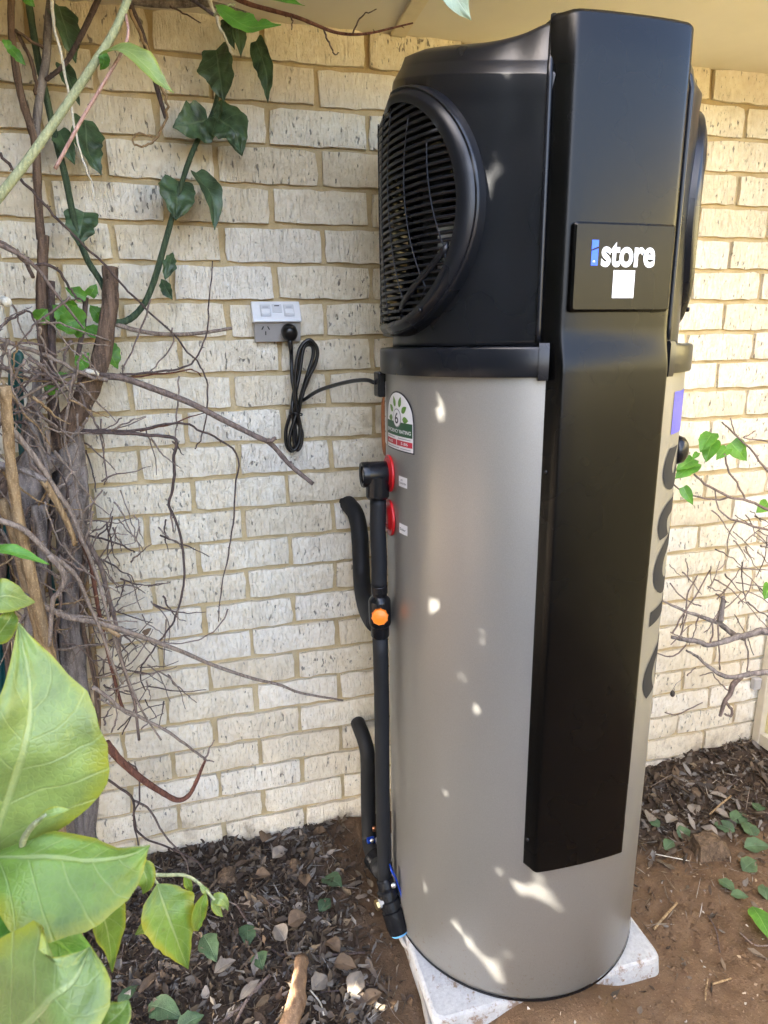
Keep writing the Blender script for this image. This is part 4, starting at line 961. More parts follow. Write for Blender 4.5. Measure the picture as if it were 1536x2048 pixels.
# ------------------------------------------------------------------ dry twiggy shrub in front of it
shr = thing('dry_shrub', 'tangle of dry brown and grey twigs sprawling over the brick wall', 'shrub', loc=onY(60, 1690, -.3))
T, TD, TG, TA = M['twig'], M['twigd'], M['twigg'], M['tan']
for pts, r, Y, mat, th in (
    ([(0, 305), (30, 345), (62, 380), (95, 415), (128, 452), (170, 492), (212, 532), (250, 575), (285, 610), (345, 668), (393, 722), (410, 752), (415, 800), (411, 845), (400, 880), (390, 898)], (2.8, 1.4), (-.2, -.08), TD, 12),
    ([(-10, 485), (40, 510), (75, 538), (108, 582), (140, 622), (168, 658)], (5, 2), (-.24, -.2), T, 4), ([(-10, 478), (25, 498), (50, 525), (66, 555)], (4, 4), (-.2, -.13), T, 2),
    ([(70, 532), (100, 530), (122, 548), (140, 575), (152, 592), (166, 604)], (3.4, 2), (-.2, -.17), TD, 3),
    ([(180, 752), (240, 755), (300, 775), (380, 806), (450, 842), (510, 872), (542, 888), (580, 930), (626, 968)], (7, 4.6), (-.15, -.2), T, 2), ([(535, 884), (548, 878), (552, 876)], (4.5, 3.5), -.2, T, 0),
    ([(-10, 676), (60, 700), (110, 718), (155, 742), (190, 756), (215, 760)], (4.6, 4), (-.22, -.16), TG, 5),
    ([(200, 750), (270, 749), (330, 742), (368, 735), (398, 712), (413, 665), (419, 605), (425, 522)], (2.6, 1.2), (-.16, -.12), TD, 10), ([(230, 756), (280, 752), (345, 744), (385, 740), (402, 752)], (2, 1.2), (-.15, -.1), M['redst'], 3),
    ([(150, 872), (200, 862), (240, 856), (292, 834)], (2, 1), -.14, T, 2), ([(160, 862), (260, 868), (318, 872), (352, 880), (347, 920), (349, 958), (338, 1008), (350, 1038), (363, 1080), (369, 1150), (360, 1205), (343, 1250), (320, 1280), (298, 1312), (284, 1332), (281, 1358), (292, 1382)], (3.6, 1.3), (-.16, -.12), TD, 9),
    ([(345, 882), (356, 896), (368, 910)], (2, 1), -.15, TD, 0), ([(338, 1010), (343, 1035), (346, 1063)], (2.4, 1.4), -.14, T, 0),
    ([(165, 860), (220, 862), (280, 860), (330, 848), (370, 848), (415, 868), (473, 906), (471, 975), (466, 1050), (456, 1110), (441, 1190), (437, 1243)], (2.8, 1.2), (-.16, -.1), TD, 14), ([(280, 862), (340, 848), (408, 826)], (2.4, 1), (-.15, -.12), M['redst'], 1),
    ([(456, 1218), (446, 1243), (412, 1272), (372, 1286), (322, 1284)], (1.6, 1), -.1, T, 2), ([(358, 752), (356, 800), (352, 850), (350, 882)], (1.8, 1.4), -.13, TG, 1),
    ([(345, 655), (344, 690), (320, 722), (298, 745)], (1.6, 1.2), -.13, T, 1), ([(302, 598), (285, 650), (262, 705), (246, 738), (242, 760)], (1.8, 1.3), -.15, T, 2),
    ([(148, 748), (135, 815), (132, 880), (146, 950), (158, 1015), (166, 1075)], (3, 2.4), (-.2, -.22), TG, 7), ([(152, 768), (176, 822), (190, 842), (203, 880), (206, 912), (214, 952), (208, 970)], (2.4, 1.2), (-.18, -.12), T, 6),
    ([(-10, 822), (40, 878), (80, 930), (112, 980), (142, 1024), (163, 1078), (176, 1105), (196, 1160), (216, 1232), (236, 1302), (262, 1372), (286, 1425), (322, 1480)], (6, 2), (-.35, -.25), TG, 10),
    ([(-10, 928), (50, 942), (92, 962)], (8, 6), (-.36, -.34), M['oldwood'], 2), ([(84, 958), (112, 1002), (140, 1058), (150, 1090)], (7, 5), (-.34, -.3), TA, 3),
    ([(-10, 1038), (48, 1060), (98, 1108), (130, 1130), (156, 1158), (176, 1204), (202, 1262), (230, 1340), (246, 1368)], (6, 2.6), (-.4, -.3), TG, 8), ([(98, 1110), (128, 1150), (118, 1185), (106, 1200), (102, 1245), (99, 1292)], (6, 4), (-.38, -.36), TG, 5),
    ([(45, 1190), (130, 1232), (200, 1246), (262, 1266), (312, 1284), (370, 1306), (425, 1330), (502, 1356), (560, 1370), (602, 1386), (686, 1401)], (6, 2.4), (-.35, -.12), TG, 9), ([(170, 1238), (210, 1256), (240, 1272)], (5, 4), -.3, TA, 1),
    ([(185, 1374), (240, 1414), (290, 1440), (350, 1474), (392, 1505), (412, 1520)], (4, 2.2), (-.3, -.2), TG, 6),
    ([(212, 1486), (240, 1520), (280, 1555), (320, 1582), (355, 1600), (378, 1590), (394, 1560), (404, 1535), (411, 1520)], (8, 2.4), (-.24, -.2), M['redst'], 3), ([(408, 1520), (420, 1495), (428, 1480)], (2, 1), -.2, T, 0), ([(410, 1520), (428, 1524)], (2, 1), -.2, T, 0),
    ([(205, 1555), (262, 1592), (268, 1640), (283, 1672), (330, 1692), (380, 1715), (405, 1735)], (2.4, 1.6), (-.16, -.1), TD, 3), ([(256, 1524), (276, 1545), (278, 1600), (266, 1640), (278, 1700)], (2, 1.4), -.14, TD, 2), ([(265, 1600), (300, 1620), (325, 1665), (360, 1705), (375, 1730)], (2.2, 1.4), (-.14, -.1), T, 2),
    ([(0, 735), (50, 742), (100, 752), (140, 770)], (3.5, 3), (-.26, -.2), T, 3), ([(0, 690), (50, 685), (85, 692), (115, 712)], (2.6, 2), (-.24, -.2), T, 3), ([(0, 655), (30, 635), (55, 622), (68, 640), (80, 690), (85, 730)], (2.4, 1.6), (-.26, -.2), TD, 4),
    ([(75, 645), (120, 648), (170, 664), (222, 682)], (2.4, 1.4), (-.22, -.14), TG, 2), ([(115, 705), (145, 688), (180, 686), (220, 692)], (2, 1.2), (-.2, -.15), TG, 1), ([(30, 805), (90, 770), (140, 752), (180, 738)], (3, 2), (-.24, -.16), TG, 2),
    ([(55, 810), (110, 775), (150, 760)], (3, 2.4), -.2, T, 2), ([(0, 780), (30, 800), (55, 820), (90, 838), (125, 862), (150, 885)], (3, 2), (-.28, -.2), TG, 4), ([(58, 845), (75, 880), (92, 930), (95, 980), (85, 1040)], (6, 5), (-.22, -.2), M['oldwood'], 2), ([(95, 860), (97, 910), (90, 960)], (5, 4), -.2, TG, 1),
    ([(160, 1075), (180, 1120), (190, 1180), (200, 1235), (214, 1300), (240, 1400), (248, 1420)], (5, 3), (-.2, -.16), M['redst'], 4), ([(172, 1080), (200, 1130), (216, 1190), (232, 1250), (240, 1310), (262, 1380), (270, 1410), (278, 1480)], (5, 3), (-.18, -.14), T, 4),
    ([(160, 1068), (215, 1080), (262, 1100), (270, 1104)], (2.4, 1.2), -.14, TD, 3), ([(195, 1075), (215, 1055), (222, 1046)], (1.8, 1), -.13, TD, 0), ([(240, 980), (262, 1040), (270, 1070), (268, 1085), (240, 1092)], (1.1, .8), -.08, T, 0),
    ([(172, 900), (184, 940), (192, 985)], (1.8, 1.2), -.1, TD, 2), ([(160, 880), (190, 900), (230, 940)], (2, 1), -.12, T, 2), ([(150, 1040), (180, 1010), (205, 980)], (2.4, 1.6), -.2, TG, 2)):
    twig(shr, pts, r, Y, mat, thorns=th)
# pale cut stem and tan canes at the left
twig(shr, [(10, 772), (16, 860), (24, 950), (40, 1050), (62, 1150), (85, 1250), (105, 1330), (125, 1480), (120, 1650)], (9, 12), (-.42, -.3), TA, 'cane', 12, knots=.12)
twig(shr, [(0, 1000), (28, 1060), (45, 1130), (70, 1230), (95, 1340), (110, 1480), (100, 1660)], (10, 11), (-.36, -.3), TA, 'cane', 12, knots=.12)
twig(shr, [(75, 1010), (85, 1100), (72, 1180), (60, 1260), (40, 1400), (50, 1660)], (12, 13), (-.26, -.26), M['oldwood'], 'cane', 12, knots=.2)
twig(shr, [(-5, 596), (8, 602), (14, 604)], (10, 9), (-.32, -.36), M['straw'], 'cane', 12)
twig(shr, [(172, 742), (185, 744), (198, 748)], (5, 5), -.17, M['straw'], 'twig', 8)
# fine brush
rb = random.Random(5)
for k in range(120):
    x = rb.gauss(235, 55); y = rb.uniform(1060, 1440) if k > 14 else rb.uniform(820, 1060); x = max(60, min(x+(y-1200)*.10, 360)); a = radians(rb.choice((rb.uniform(20, 70), rb.uniform(-60, 20), rb.uniform(70, 120)))); L = rb.uniform(35, 120)
    pts = [(x-L*.5*cos(a), y-L*.5*sin(a))]
    for q in range(3): a += rb.uniform(-.5, .5); pts.append((pts[-1][0]+L/3*cos(a), pts[-1][1]+L/3*sin(a)))
    Y = rb.uniform(-.2, -.06)
    twig(shr, pts, (rb.uniform(1.3, 2.2), .8), (Y, Y+rb.uniform(-.04, .03)), rb.choice((TD, T, T, TG, TG)), thorns=rb.randrange(0, 4), sides=5, n=4)
for k in range(64):
    x = rb.uniform(-10, 150); y = rb.uniform(700, 1250); a = rb.uniform(0, pi); L = rb.uniform(50, 150); pts = [(x-L*.5*cos(a), y-L*.5*sin(a))]
    for q in range(3): a += rb.uniform(-.4, .4); pts.append((pts[-1][0]+L/3*cos(a), pts[-1][1]+L/3*sin(a)))
    Y = rb.uniform(-.3, -.16); twig(shr, pts, (rb.uniform(1.5, 4), 1.2), (Y, Y+.03), rb.choice((TD, T, TG, T)), thorns=3, sides=6, n=4)
for k in range(70):    # pale dry twigs over the trunk
    x = rb.uniform(-10, 190); y = rb.uniform(640, 1330); a = radians(rb.choice((rb.uniform(20, 75), rb.uniform(20, 75), rb.uniform(-40, 20), rb.uniform(80, 130)))); L = rb.uniform(60, 190); pts = [(x-L*.5*cos(a), y-L*.5*sin(a))]
    for q in range(4): a += rb.uniform(-.35, .35); pts.append((pts[-1][0]+L/4*cos(a), pts[-1][1]+L/4*sin(a)))
    Y = rb.uniform(-.36, -.2); twig(shr, pts, (rb.uniform(1.6, 3.4), 1.0), (Y, Y+.04), rb.choice((TG, TG, T, M['tan'])), thorns=rb.randrange(2, 6), sides=6, n=4)
# bare roots and brush behind, close to the wall
for k in range(16):
    x = rb.uniform(-30, 170); y0 = rb.uniform(950, 1150); pts = [(x, y0), (x+rb.uniform(-20, 20), y0+150), (x+rb.uniform(-20, 30), y0+330), (x+rb.uniform(-20, 30), 1690)]
    twig(shr, pts, (rb.uniform(3, 8), rb.uniform(4, 9)), rb.uniform(-.15, -.05), rb.choice((M['oldwood'], T, M['trunk'], TA)), thorns=2, knots=.15)
# dead leaf caught in twigs
leaf_px(shr, (287, 1268), (303, 1256), 12, -.13, M['leafb'])

# green plant hoops
hoop = None
for k, (pts, Y, lab) in enumerate((
    ([(22, 1640), (14, 1400), (12, 1200), (16, 1000), (22, 850), (24, 780), (26, 740), (30, 716), (36, 708), (40, 720), (38, 760), (42, 850), (55, 1000), (72, 1150), (96, 1330), (120, 1640)], -.12, 'green plastic hoop whose rounded top stands among the dry twigs'),
    ([(185, 1660), (188, 1560), (160, 1440), (140, 1340), (124, 1260), (100, 1160), (94, 1100), (92, 1010), (88, 950), (84, 900)], -.09, 'green plastic stake leaning behind the grey trunk'),
    ([(8, 1700), (6, 1500), (-2, 1300), (-8, 1100), (-14, 950)], -.12, 'green plastic stake behind the large pale leaf'))):
    P3 = [onY(x, y, Y) for x, y in pts]; g0 = Vector((P3[0].x, P3[0].y, -.05))
    P3 = [g0]+P3+([Vector((P3[-1].x, P3[-1].y, -.05))] if pts[-1][1] > 1600 else [])
    P = catmull(P3, 6)
    o = MB().tube(P, .0085, 12).obj('garden_hoop', M['hoop']); tag(o, lab, 'plant stake')

# ------------------------------------------------------------------ broad leaved shrub in the foreground
fg = thing('broadleaf_shrub', 'pale green broad leaved shrub with wavy yellow edged leaves in the foreground', 'shrub', loc=(-.72, -1.15, .02))
def A(x, y, wd): return atw(x, y, wd)
PXW = lambda px, wd: px*wd/F
def bigleaf(pts, wl, wr, wd, mat, **kw):
    mid = [A(x, y, w_) for x, y, w_ in pts]; return leaf(fg, mid, PXW(wl, wd), PXW(wr, wd), mat, nu=18, nv=6, **kw)
Lp, Ly = M['leafl'], M['leafy']
bigleaf([(-40, 1760, .46), (12, 1600, .45), (45, 1500, .445), (62, 1400, .45), (36, 1248, .47)], 105, 172, .45, Lp, prof='ovate', tilt=(.25, .35), fold=.12, wave=.07)
bigleaf([(-40, 1716, .44), (60, 1708, .43), (170, 1716, .44), (250, 1712, .455), (299, 1692, .47)], 62, 128, .44, Ly, prof='ovate', tilt=(.1, .8), fold=-.35, wave=.07)
bigleaf([(150, 1760, .50), (190, 1800, .50), (215, 1860, .51), (224, 1945, .53)], 46, 34, .5, Ly, prof='ovate', tilt=(.3, .3), fold=.3, wave=.14)
bigleaf([(-60, 2160, .37), (20, 2080, .36), (100, 2000, .355), (150, 1960, .36), (180, 1895, .375)], 160, 150, .36, Lp, prof='ovate', tilt=(.15, .6), fold=.18, wave=.06)
bigleaf([(-60, 1890, .43), (30, 1870, .425), (110, 1880, .43), (215, 1960, .45)], 60, 130, .43, M['leafm'], prof='ovate', tilt=(.2, .7), fold=.1, wave=.06)
bigleaf([(-30, 1960, .45), (-5, 1880, .45), (20, 1800, .45), (60, 1735, .46)], 60, 60, .45, M['leafm'], prof='ovate', tilt=(.6, -.2), fold=.3)
bigleaf([(20, 1720, .47), (70, 1780, .47), (120, 1850, .48), (140, 1930, .5)], 70, 60, .47, Ly, prof='ovate', tilt=(-.4, .1), fold=.3, wave=.1)
bigleaf([(200, 2060, .37), (225, 2040, .37), (245, 2020, .372), (258, 2000, .375)], 30, 34, .37, Ly, prof='ovate', tilt=(.2, .4), fold=.3)
bigleaf([(-70, 1215, .62), (-10, 1195, .60), (30, 1195, .61), (68, 1206, .63)], 38, 46, .61, Lp, prof='ovate', tilt=(.1, .7), fold=.25)
bigleaf([(-60, 1105, .66), (0, 1100, .64), (50, 1112, .645), (98, 1129, .66)], 18, 20, .64, M['leafm'], prof='lance', tilt=(.1, 1.4), fold=.4)
bigleaf([(-20, 1290, .6), (0, 1265, .6), (18, 1240, .6), (28, 1222, .61)], 26, 24, .6, Ly, prof='ovate', fold=.3)
bigleaf([(60, 1655, .43), (90, 1632, .425), (115, 1623, .425), (140, 1618, .43)], 10, 12, .43, Lp, prof='lance', tilt=(0, .5), fold=.5)
bigleaf([(262, 1735, .50), (285, 1740, .5), (294, 1765, .5), (286, 1788, .505)], 20, 22, .5, Ly, prof='ovate', fold=.3)
def fstem(pts, r, mat=M['pstem'], ext=None):
    P = catmull([A(*p) for p in pts]+([Vector(e) for e in ext] if ext else []), 6); wd = pts[len(pts)//2][2]
    return prt(MB().tube(P, [PXW(r[0]+(r[1]-r[0])*i/(len(P)-1), wd) for i in range(len(P))], 9).obj('stem', mat), fg)
fstem([(300, 1692, .48), (120, 1712, .455), (20, 1718, .45), (-60, 1740, .46), (-150, 1850, .55)], (3, 15), ext=[(-.70, -1.15, .6), (-.72, -1.15, .02)])
fstem([(60, 1722, .455), (45, 1690, .44), (62, 1655, .43), (95, 1630, .425)], (8, 5)); fstem([(-60, 1740, .455), (-30, 1850, .45), (-20, 2000, .42), (-60, 2160, .38)], (12, 8))
# hanging sprig
fstem([(180, 1742, .52), (250, 1752, .56), (292, 1750, .58), (332, 1750, .585), (370, 1751, .59), (400, 1768, .59), (424, 1794, .59), (448, 1818, .59)], (4.5, 2.2)); fstem([(20, 1725, .46), (100, 1735, .48), (180, 1742, .52)], (8, 4.5))
fstem([(292, 1752, .58), (306, 1756, .58), (318, 1772, .582)], (3, 2.5))
bigleaf([(315, 1768, .58), (330, 1815, .575), (350, 1870, .578), (376, 1938, .59)], 52, 50, .58, Ly, prof='ovate', tilt=(.1, .2), fold=.16, wave=.12)
bigleaf([(412, 1785, .59), (402, 1815, .59), (400, 1840, .6), (396, 1862, .605)], 12, 30, .59, Ly, prof='ovate', tilt=(.5, 0), fold=.5, wave=.1)
bigleaf([(428, 1798, .59), (440, 1798, .588), (450, 1806, .59), (456, 1822, .592)], 12, 12, .59, Lp, prof='heart'); bigleaf([(424, 1800, .59), (430, 1812, .59), (436, 1824, .592), (446, 1834, .595)], 9, 8, .59, Lp, prof='ovate')
bigleaf([(318, 1840, .59), (300, 1848, .59), (285, 1858, .592), (270, 1870, .595)], 13, 12, .59, Ly, prof='ovate'); bigleaf([(372, 1752, .59), (376, 1768, .592), (380, 1775, .594), (384, 1785, .6)], 8, 8, .59, Ly)
bigleaf([(398, 1765, .59), (408, 1778, .588), (414, 1782, .59), (420, 1786, .592)], 5, 7, .59, Lp, prof='lance')
# tall pale shoot crossing the top left
fs = [(266, -30, .98), (230, 60, .97), (180, 140, .96), (130, 215, .955), (60, 315, .95), (0, 392, .95), (-60, 470, .96), (-140, 640, 1.0)]
fstem(fs, (7.5, 10.5), ext=[(-.74, -1.0, .55), (-.73, -1.12, .02)])
fstem([(252, 30, .975), (256, 70, .96), (240, 110, .95), (205, 170, .945), (160, 245, .95), (110, 338, .96)], (2.6, 3.6), M['pink'])
bigleaf([(196, 112, .955), (245, 98, .93), (290, 130, .925), (318, 162, .93), (348, 186, .94)], 26, 30, .93, M['leafl'], prof='ovate', tilt=(.1, .9), fold=.3, wave=.12)
bigleaf([(204, 110, .96), (208, 120, .96), (206, 130, .96), (200, 140, .965)], 12, 10, .96, M['leafm'])
leaf(fg, [A(860, -75, .8), A(895, -40, .79), A(915, 0, .79), A(943, 41, .8)], PXW(34, .8), PXW(34, .8), M['leafw'], 'ovate', (.1, .5), fold=.15, wave=.1)
fstem([(860, -75, .8), (780, -130, .8), (560, -200, .85), (300, -60, .97)], (2, 4))

# ------------------------------------------------------------------ bare shrub at the right by the fence
rs = thing('bare_shrub', 'bare spreading shrub with a few round green leaves beside the fence', 'shrub', loc=(1.42, -.42, -.03))
O = M['oldwood']
stem0 = onY(1580, 1290, -.36)
for pts, r, Y, mat, th, ex in (
    ([(1342, 1274), (1370, 1278), (1400, 1285), (1422, 1290), (1460, 1280), (1500, 1268), (1540, 1262), (1600, 1280)], (4, 9), (-.2, -.36), O, 2, [(1.42, -.42, .2), (1.42, -.42, -.03)]),
    ([(1325, 1202), (1370, 1222), (1408, 1236), (1440, 1248), (1466, 1268), (1490, 1276)], (2, 7), (-.18, -.25), O, 2, None), ([(1447, 1192), (1444, 1215), (1440, 1243)], (4, 6), -.23, O, 2, None),
    ([(1372, 1300), (1392, 1312), (1412, 1328), (1436, 1346), (1462, 1354), (1500, 1348), (1540, 1346), (1600, 1360)], (2, 7), (-.2, -.36), O, 3, [(1.42, -.42, .1)]),
    ([(1482, 1352), (1466, 1370), (1460, 1388), (1450, 1402), (1444, 1420), (1440, 1432)], (6, 3), -.24, T, 1, None), ([(1450, 1402), (1462, 1418), (1462, 1432), (1450, 1428)], (3, 2), -.24, T, 0, None), ([(1462, 1388), (1445, 1370), (1430, 1355), (1424, 1345), (1400, 1352)], (1.5, 1), -.24, T, 2, None),
    ([(1346, 968), (1380, 990), (1430, 1000), (1462, 994)], (1.6, 2), (-.18, -.22), T, 3, None), ([(1388, 948), (1420, 974), (1462, 994), (1500, 1004), (1545, 1024)], (2, 3), (-.2, -.26), T, 5, None), ([(1449, 908), (1456, 940), (1474, 966), (1490, 1000)], (1.8, 2), -.22, T, 4, None),
    ([(1444, 844), (1468, 868), (1500, 896), (1522, 926), (1545, 950)], (1.6, 2.4), (-.2, -.26), T, 4, None), ([(1461, 836), (1466, 856), (1474, 874)], (1.2, 1.4), -.21, T, 1, None), ([(1486, 876), (1500, 868), (1512, 862)], (1.2, 1), -.22, T, 1, None), ([(1488, 876), (1510, 880), (1545, 884)], (1.4, 1.6), -.23, T, 1, None),
    ([(1430, 980), (1436, 1015), (1458, 1035), (1500, 1050), (1545, 1062)], (1.2, 2.4), (-.2, -.26), T, 5, None), ([(1340, 1166), (1362, 1192), (1385, 1206), (1402, 1212)], (1.3, 1.5), -.19, T, 4, None), ([(1395, 1150), (1375, 1190), (1372, 1230), (1362, 1270)], (1.2, 1.8), -.2, T, 4, None), ([(1420, 1140), (1395, 1185), (1360, 1240), (1345, 1268)], (1.2, 1.8), -.2, T, 5, None), ([(1300, 1300), (1330, 1312), (1352, 1310), (1372, 1290)], (1.2, 1.6), -.16, T, 2, None),
    ([(1425, 1245), (1424, 1275), (1418, 1290)], (1.6, 1.8), -.23, T, 1, None), ([(1436, 1250), (1438, 1310), (1440, 1340)], (1.6, 1.4), -.23, T, 0, None), ([(1490, 1280), (1496, 1310), (1494, 1345)], (1.6, 1.4), -.25, T, 1, None), ([(1330, 1425), (1350, 1430), (1380, 1418), (1405, 1405)], (1.4, 1), -.08, T, 0, None), ([(1374, 1352), (1385, 1340), (1392, 1336)], (1.2, 1), -.1, T, 0, None)):
    twig(rs, pts, r, Y, mat, thorns=th, knots=.15 if mat is O else 0, ext=ex)
rb = random.Random(9)
for k in range(46):
    if k < 26: x, y = rb.uniform(1440, 1545), rb.uniform(1030, 1200)
    else: x, y = rb.uniform(1340, 1520), rb.uniform(1140, 1290)
    a = radians(rb.choice((rb.uniform(25, 60), rb.uniform(-75, -30), rb.uniform(80, 110), rb.uniform(25, 60)))); L = rb.uniform(28, 90); pts = [(x-L*.5*cos(a), y-L*.5*sin(a))]
    for q in range(3): a += rb.uniform(-.35, .35); pts.append((pts[-1][0]+L/3*cos(a), pts[-1][1]+L/3*sin(a)))
    Y = rb.uniform(-.30, -.14); twig(rs, pts, (rb.uniform(.9, 1.8), .8), (Y, Y+.02), rb.choice((T, T, TD, TG)), thorns=rb.randrange(1, 4), sides=5, n=4)
for base, tip, wpx in (((1424, 866), (1400, 905), 34), ((1425, 880), (1412, 925), 36), ((1455, 895), (1432, 920), 24), ((1462, 885), (1494, 922), 40), ((1390, 925), (1350, 958), 38), ((1388, 918), (1352, 940), 30), ((1366, 974), (1386, 1010), 22), ((1536, 1006), (1512, 1026), 26), ((1540, 1170), (1528, 1200), 26), ((1396, 905), (1384, 920), 12)):
    leaf_px(rs, base, tip, wpx, (-.2, -.22), M['leafm'], prof='heart', fold=.2, wave=.06)
pod = thing('seed_pod', 'small dark seed pod hanging from a thread near the fence', 'seed pod', loc=onY(1345, 1388, -.06))
v, f = lathe([(.0005, .013), (.003, .0125), (.0065, .008), (.0078, .002), (.0072, -.004), (.004, -.009), (.0008, -.0105)], onY(1345, 1388, -.06), (0, 0, 1), 14); prt(obj('shell', v, f, M['pod']), pod)
prt(MB().tube([onY(1345, 1380, -.06), onY(1352, 1368, -.04), onY(1362, 1360, -.02), onY(1368, 1352, .002)], .0007, 5).obj('stalk', T), pod)

# ------------------------------------------------------------------ leaf litter and fallen things
rl = random.Random(21)
PAL = [(.30, .21, .13), (.22, .15, .095), (.40, .31, .22), (.48, .42, .35), (.16, .11, .075), (.12, .08, .055), (.35, .26, .16), (.26, .20, .15), (.20, .165, .13), (.55, .50, .43)]
def in_tank(x, y): return (x-CX)**2+(y-CY)**2 < .315**2 or (SX0-.02 < x < SX1+.02 and SY0-.02 < y < SY1+.02)
lv_, lf_, lc_ = [], [], []
def add_litter(x, y, L, W, col, tiltm=.5, lift_=.004):
    z = gh(x, y)+lift_; a = rl.uniform(0, 2*pi); q = Matrix.Rotation(a, 3, 'Z') @ Matrix.Rotation(rl.gauss(0, tiltm), 3, 'X') @ Matrix.Rotation(rl.gauss(0, tiltm), 3, 'Y')
    cu = rl.uniform(-.5, .9); b = len(lv_); N = 4
    for i in range(N+1):
        t = i/N; wv = W*pf('ovate', max(.03, min(.97, t)))*rl.uniform(.45, 1.25)
        for s in (-1, 0, 1):
            p = Vector(((t-.5)*L, s*wv, cu*abs(s)*wv+cu*.6*L*(t-.5)**2+rl.uniform(-.35, .35)*W)); lv_.append(Vector((x, y, z+.2*W))+q @ p)
    for i in range(N):
        for s in range(2): lf_.append((b+3*i+s, b+3*i+s+1, b+3*i+s+4, b+3*i+s+3)); lc_.append(col)
n_l = 0
for k in range(19000):
    if k < 13500: x, y = rl.uniform(-1.0, .17), rl.uniform(-1.05, .0)
    else: x, y = rl.uniform(.55, 1.72), rl.uniform(-.75, .0)
    if in_tank(x, y): continue
    if x < .2:
        dens = 1.0 if y > -.75 else .8
        if x > .0: dens *= max(.12, 1-(x-.0)/.14)
    else: dens = max(0.06, min(1, (y+.42)/.18)) if x > .7 else .25
    if rl.random() > dens: continue
    sz = rl.choice((.006, .008, .010, .013, .017, .022, .028)); col = rl.choice(PAL); m_ = rl.uniform(.19, .54); add_litter(x, y, sz*rl.uniform(.9, 1.9), sz*rl.uniform(.2, .42), tuple(c*m_ for c in col), .75)
    n_l += 1
for k in range(330):    # bigger crumpled leaves
    x, y = (rl.uniform(-1.0, .14), rl.uniform(-1.05, .0)) if k < 240 else (rl.uniform(.8, 1.7), rl.uniform(-.42, .0))
    if in_tank(x, y): continue
    sz = rl.uniform(.022, .040); m_ = rl.uniform(.25, .60); add_litter(x, y, sz*rl.uniform(1.1, 1.7), sz*rl.uniform(.22, .40), tuple(c*m_ for c in rl.choice(PAL)), .7, .008)
for k in range(1500):   # twig fragments
    x, y = (rl.uniform(-1.0, .16), rl.uniform(-1.05, .0)) if k < 1000 else (rl.uniform(.75, 1.7), rl.uniform(-.6, .0))
    if in_tank(x, y): continue
    m_ = rl.uniform(.3, .8); add_litter(x, y, rl.uniform(.02, .07), rl.uniform(.0008, .0018), tuple(c*m_ for c in rl.choice(PAL)), .35, .008)
for k in range(1500):   # crumbs on the bare soil
    x, y = rl.uniform(-.6, 1.7), rl.uniform(-1.2, -.05)
    if in_tank(x, y): continue
    s_ = rl.uniform(.003, .008); add_litter(x, y, s_*1.6, s_*.6, rl.choice(PAL), .6, .001)
lit = obj('leaf_litter', lv_, lf_, M['litter'], None, True); ca = lit.data.attributes.new('col', 'FLOAT_COLOR', 'FACE')
buf = []
for c in lc_: buf += [*c, 1]
ca.data.foreach_set('color', buf)
tag(lit, 'brown dry leaf litter spread over the soil along the wall', 'leaf litter', kind='stuff')
# soil clods
cv, cf = [], []
for k in range(7000):
    x, y = rl.uniform(-.5, 1.7), rl.uniform(-1.25, -.03)
    if in_tank(x, y): continue
    s_ = rl.uniform(.0012, .0055)*(2.2 if rl.random() < .07 else 1); z = gh(x, y)+s_*.3; b = len(cv)
    for dx, dy, dz in ((1, 0, 0), (-1, 0, 0), (0, 1, 0), (0, -1, 0), (0, 0, 1), (0, 0, -1)): cv.append(Vector((x, y, z))+Vector((dx, dy, dz*.7))*s_*rl.uniform(.7, 1.3)+Vector((rl.uniform(-.3, .3), rl.uniform(-.3, .3), 0))*s_)
    for q in ((0, 2, 4), (2, 1, 4), (1, 3, 4), (3, 0, 4), (2, 0, 5), (1, 2, 5), (3, 1, 5), (0, 3, 5)): cf.append(tuple(b+i for i in q))
cl_ = obj('soil_crumbs', cv, cf, M['soil'], None, False); tag(cl_, 'loose brown soil crumbs scattered over the bare ground', 'soil', kind='stuff')
# single fallen leaves
def fallen(px, py, L, W, mat, ang, name, label, grp, cat='leaf', prof='ovate', fold=.2, lift_=.012, tilt=.25):
    p = onZ(px, py, .02); p.z = gh(p.x, p.y)+lift_
    d = Vector((cos(ang), sin(ang), rl.uniform(-tilt, tilt)*.6)); 
    LN[0] += 1; nrm = Vector((rl.uniform(-tilt, tilt), rl.uniform(-tilt, tilt)-.25, 1)).normalized()
    v, f, uv = leaf_geo([-d*L/2, Vector((0, 0, .08*L)), d*L/2], nrm, W/2, W/2, prof, nu=8, nv=3, fold=fold, wave=.12, seed=LN[0])
    o = obj(name, v, f, mat, None, True, uv, loc=p); return tag(o, label, cat, grp)
Gf = M['leafg']
for px, py, L, W, a in ((420, 1900, .085, .05, -1.2), (495, 1870, .06, .045, -1.6), (665, 1760, .07, .055, -.9), (650, 1805, .05, .035, .8), (330, 2020, .09, .05, -.6), (380, 2040, .06, .04, .2), (520, 1925, .05, .04, -1.4), (255, 1985, .06, .03, .9)):
    fallen(px, py, L, W, Gf, a, 'fallen_leaf', 'dull green fallen leaf lying on the dry leaf litter left of the tank', 'green leaves on the litter left of the tank')
for px, py, L, W, a in ((1480, 1625, .07, .05, .2), (1500, 1650, .06, .05, 1.2), (1515, 1690, .07, .05, -.4), (1450, 1640, .06, .045, 2.2), (1500, 1725, .07, .045, .3), (1455, 1768, .05, .035, -1.3), (1480, 1790, .045, .03, -.4), (1340, 1680, .05, .035, .4), (1310, 1630, .04, .03, 1.8), (1520, 1600, .05, .04, .6), (1530, 1780, .05, .04, 1.0), (1370, 1650, .05, .04, .1)):
    fallen(px, py, L, W, Gf, a, 'fallen_leaf', 'dull green fallen leaf lying on the soil between tank and fence', 'green leaves on the soil near the fence')
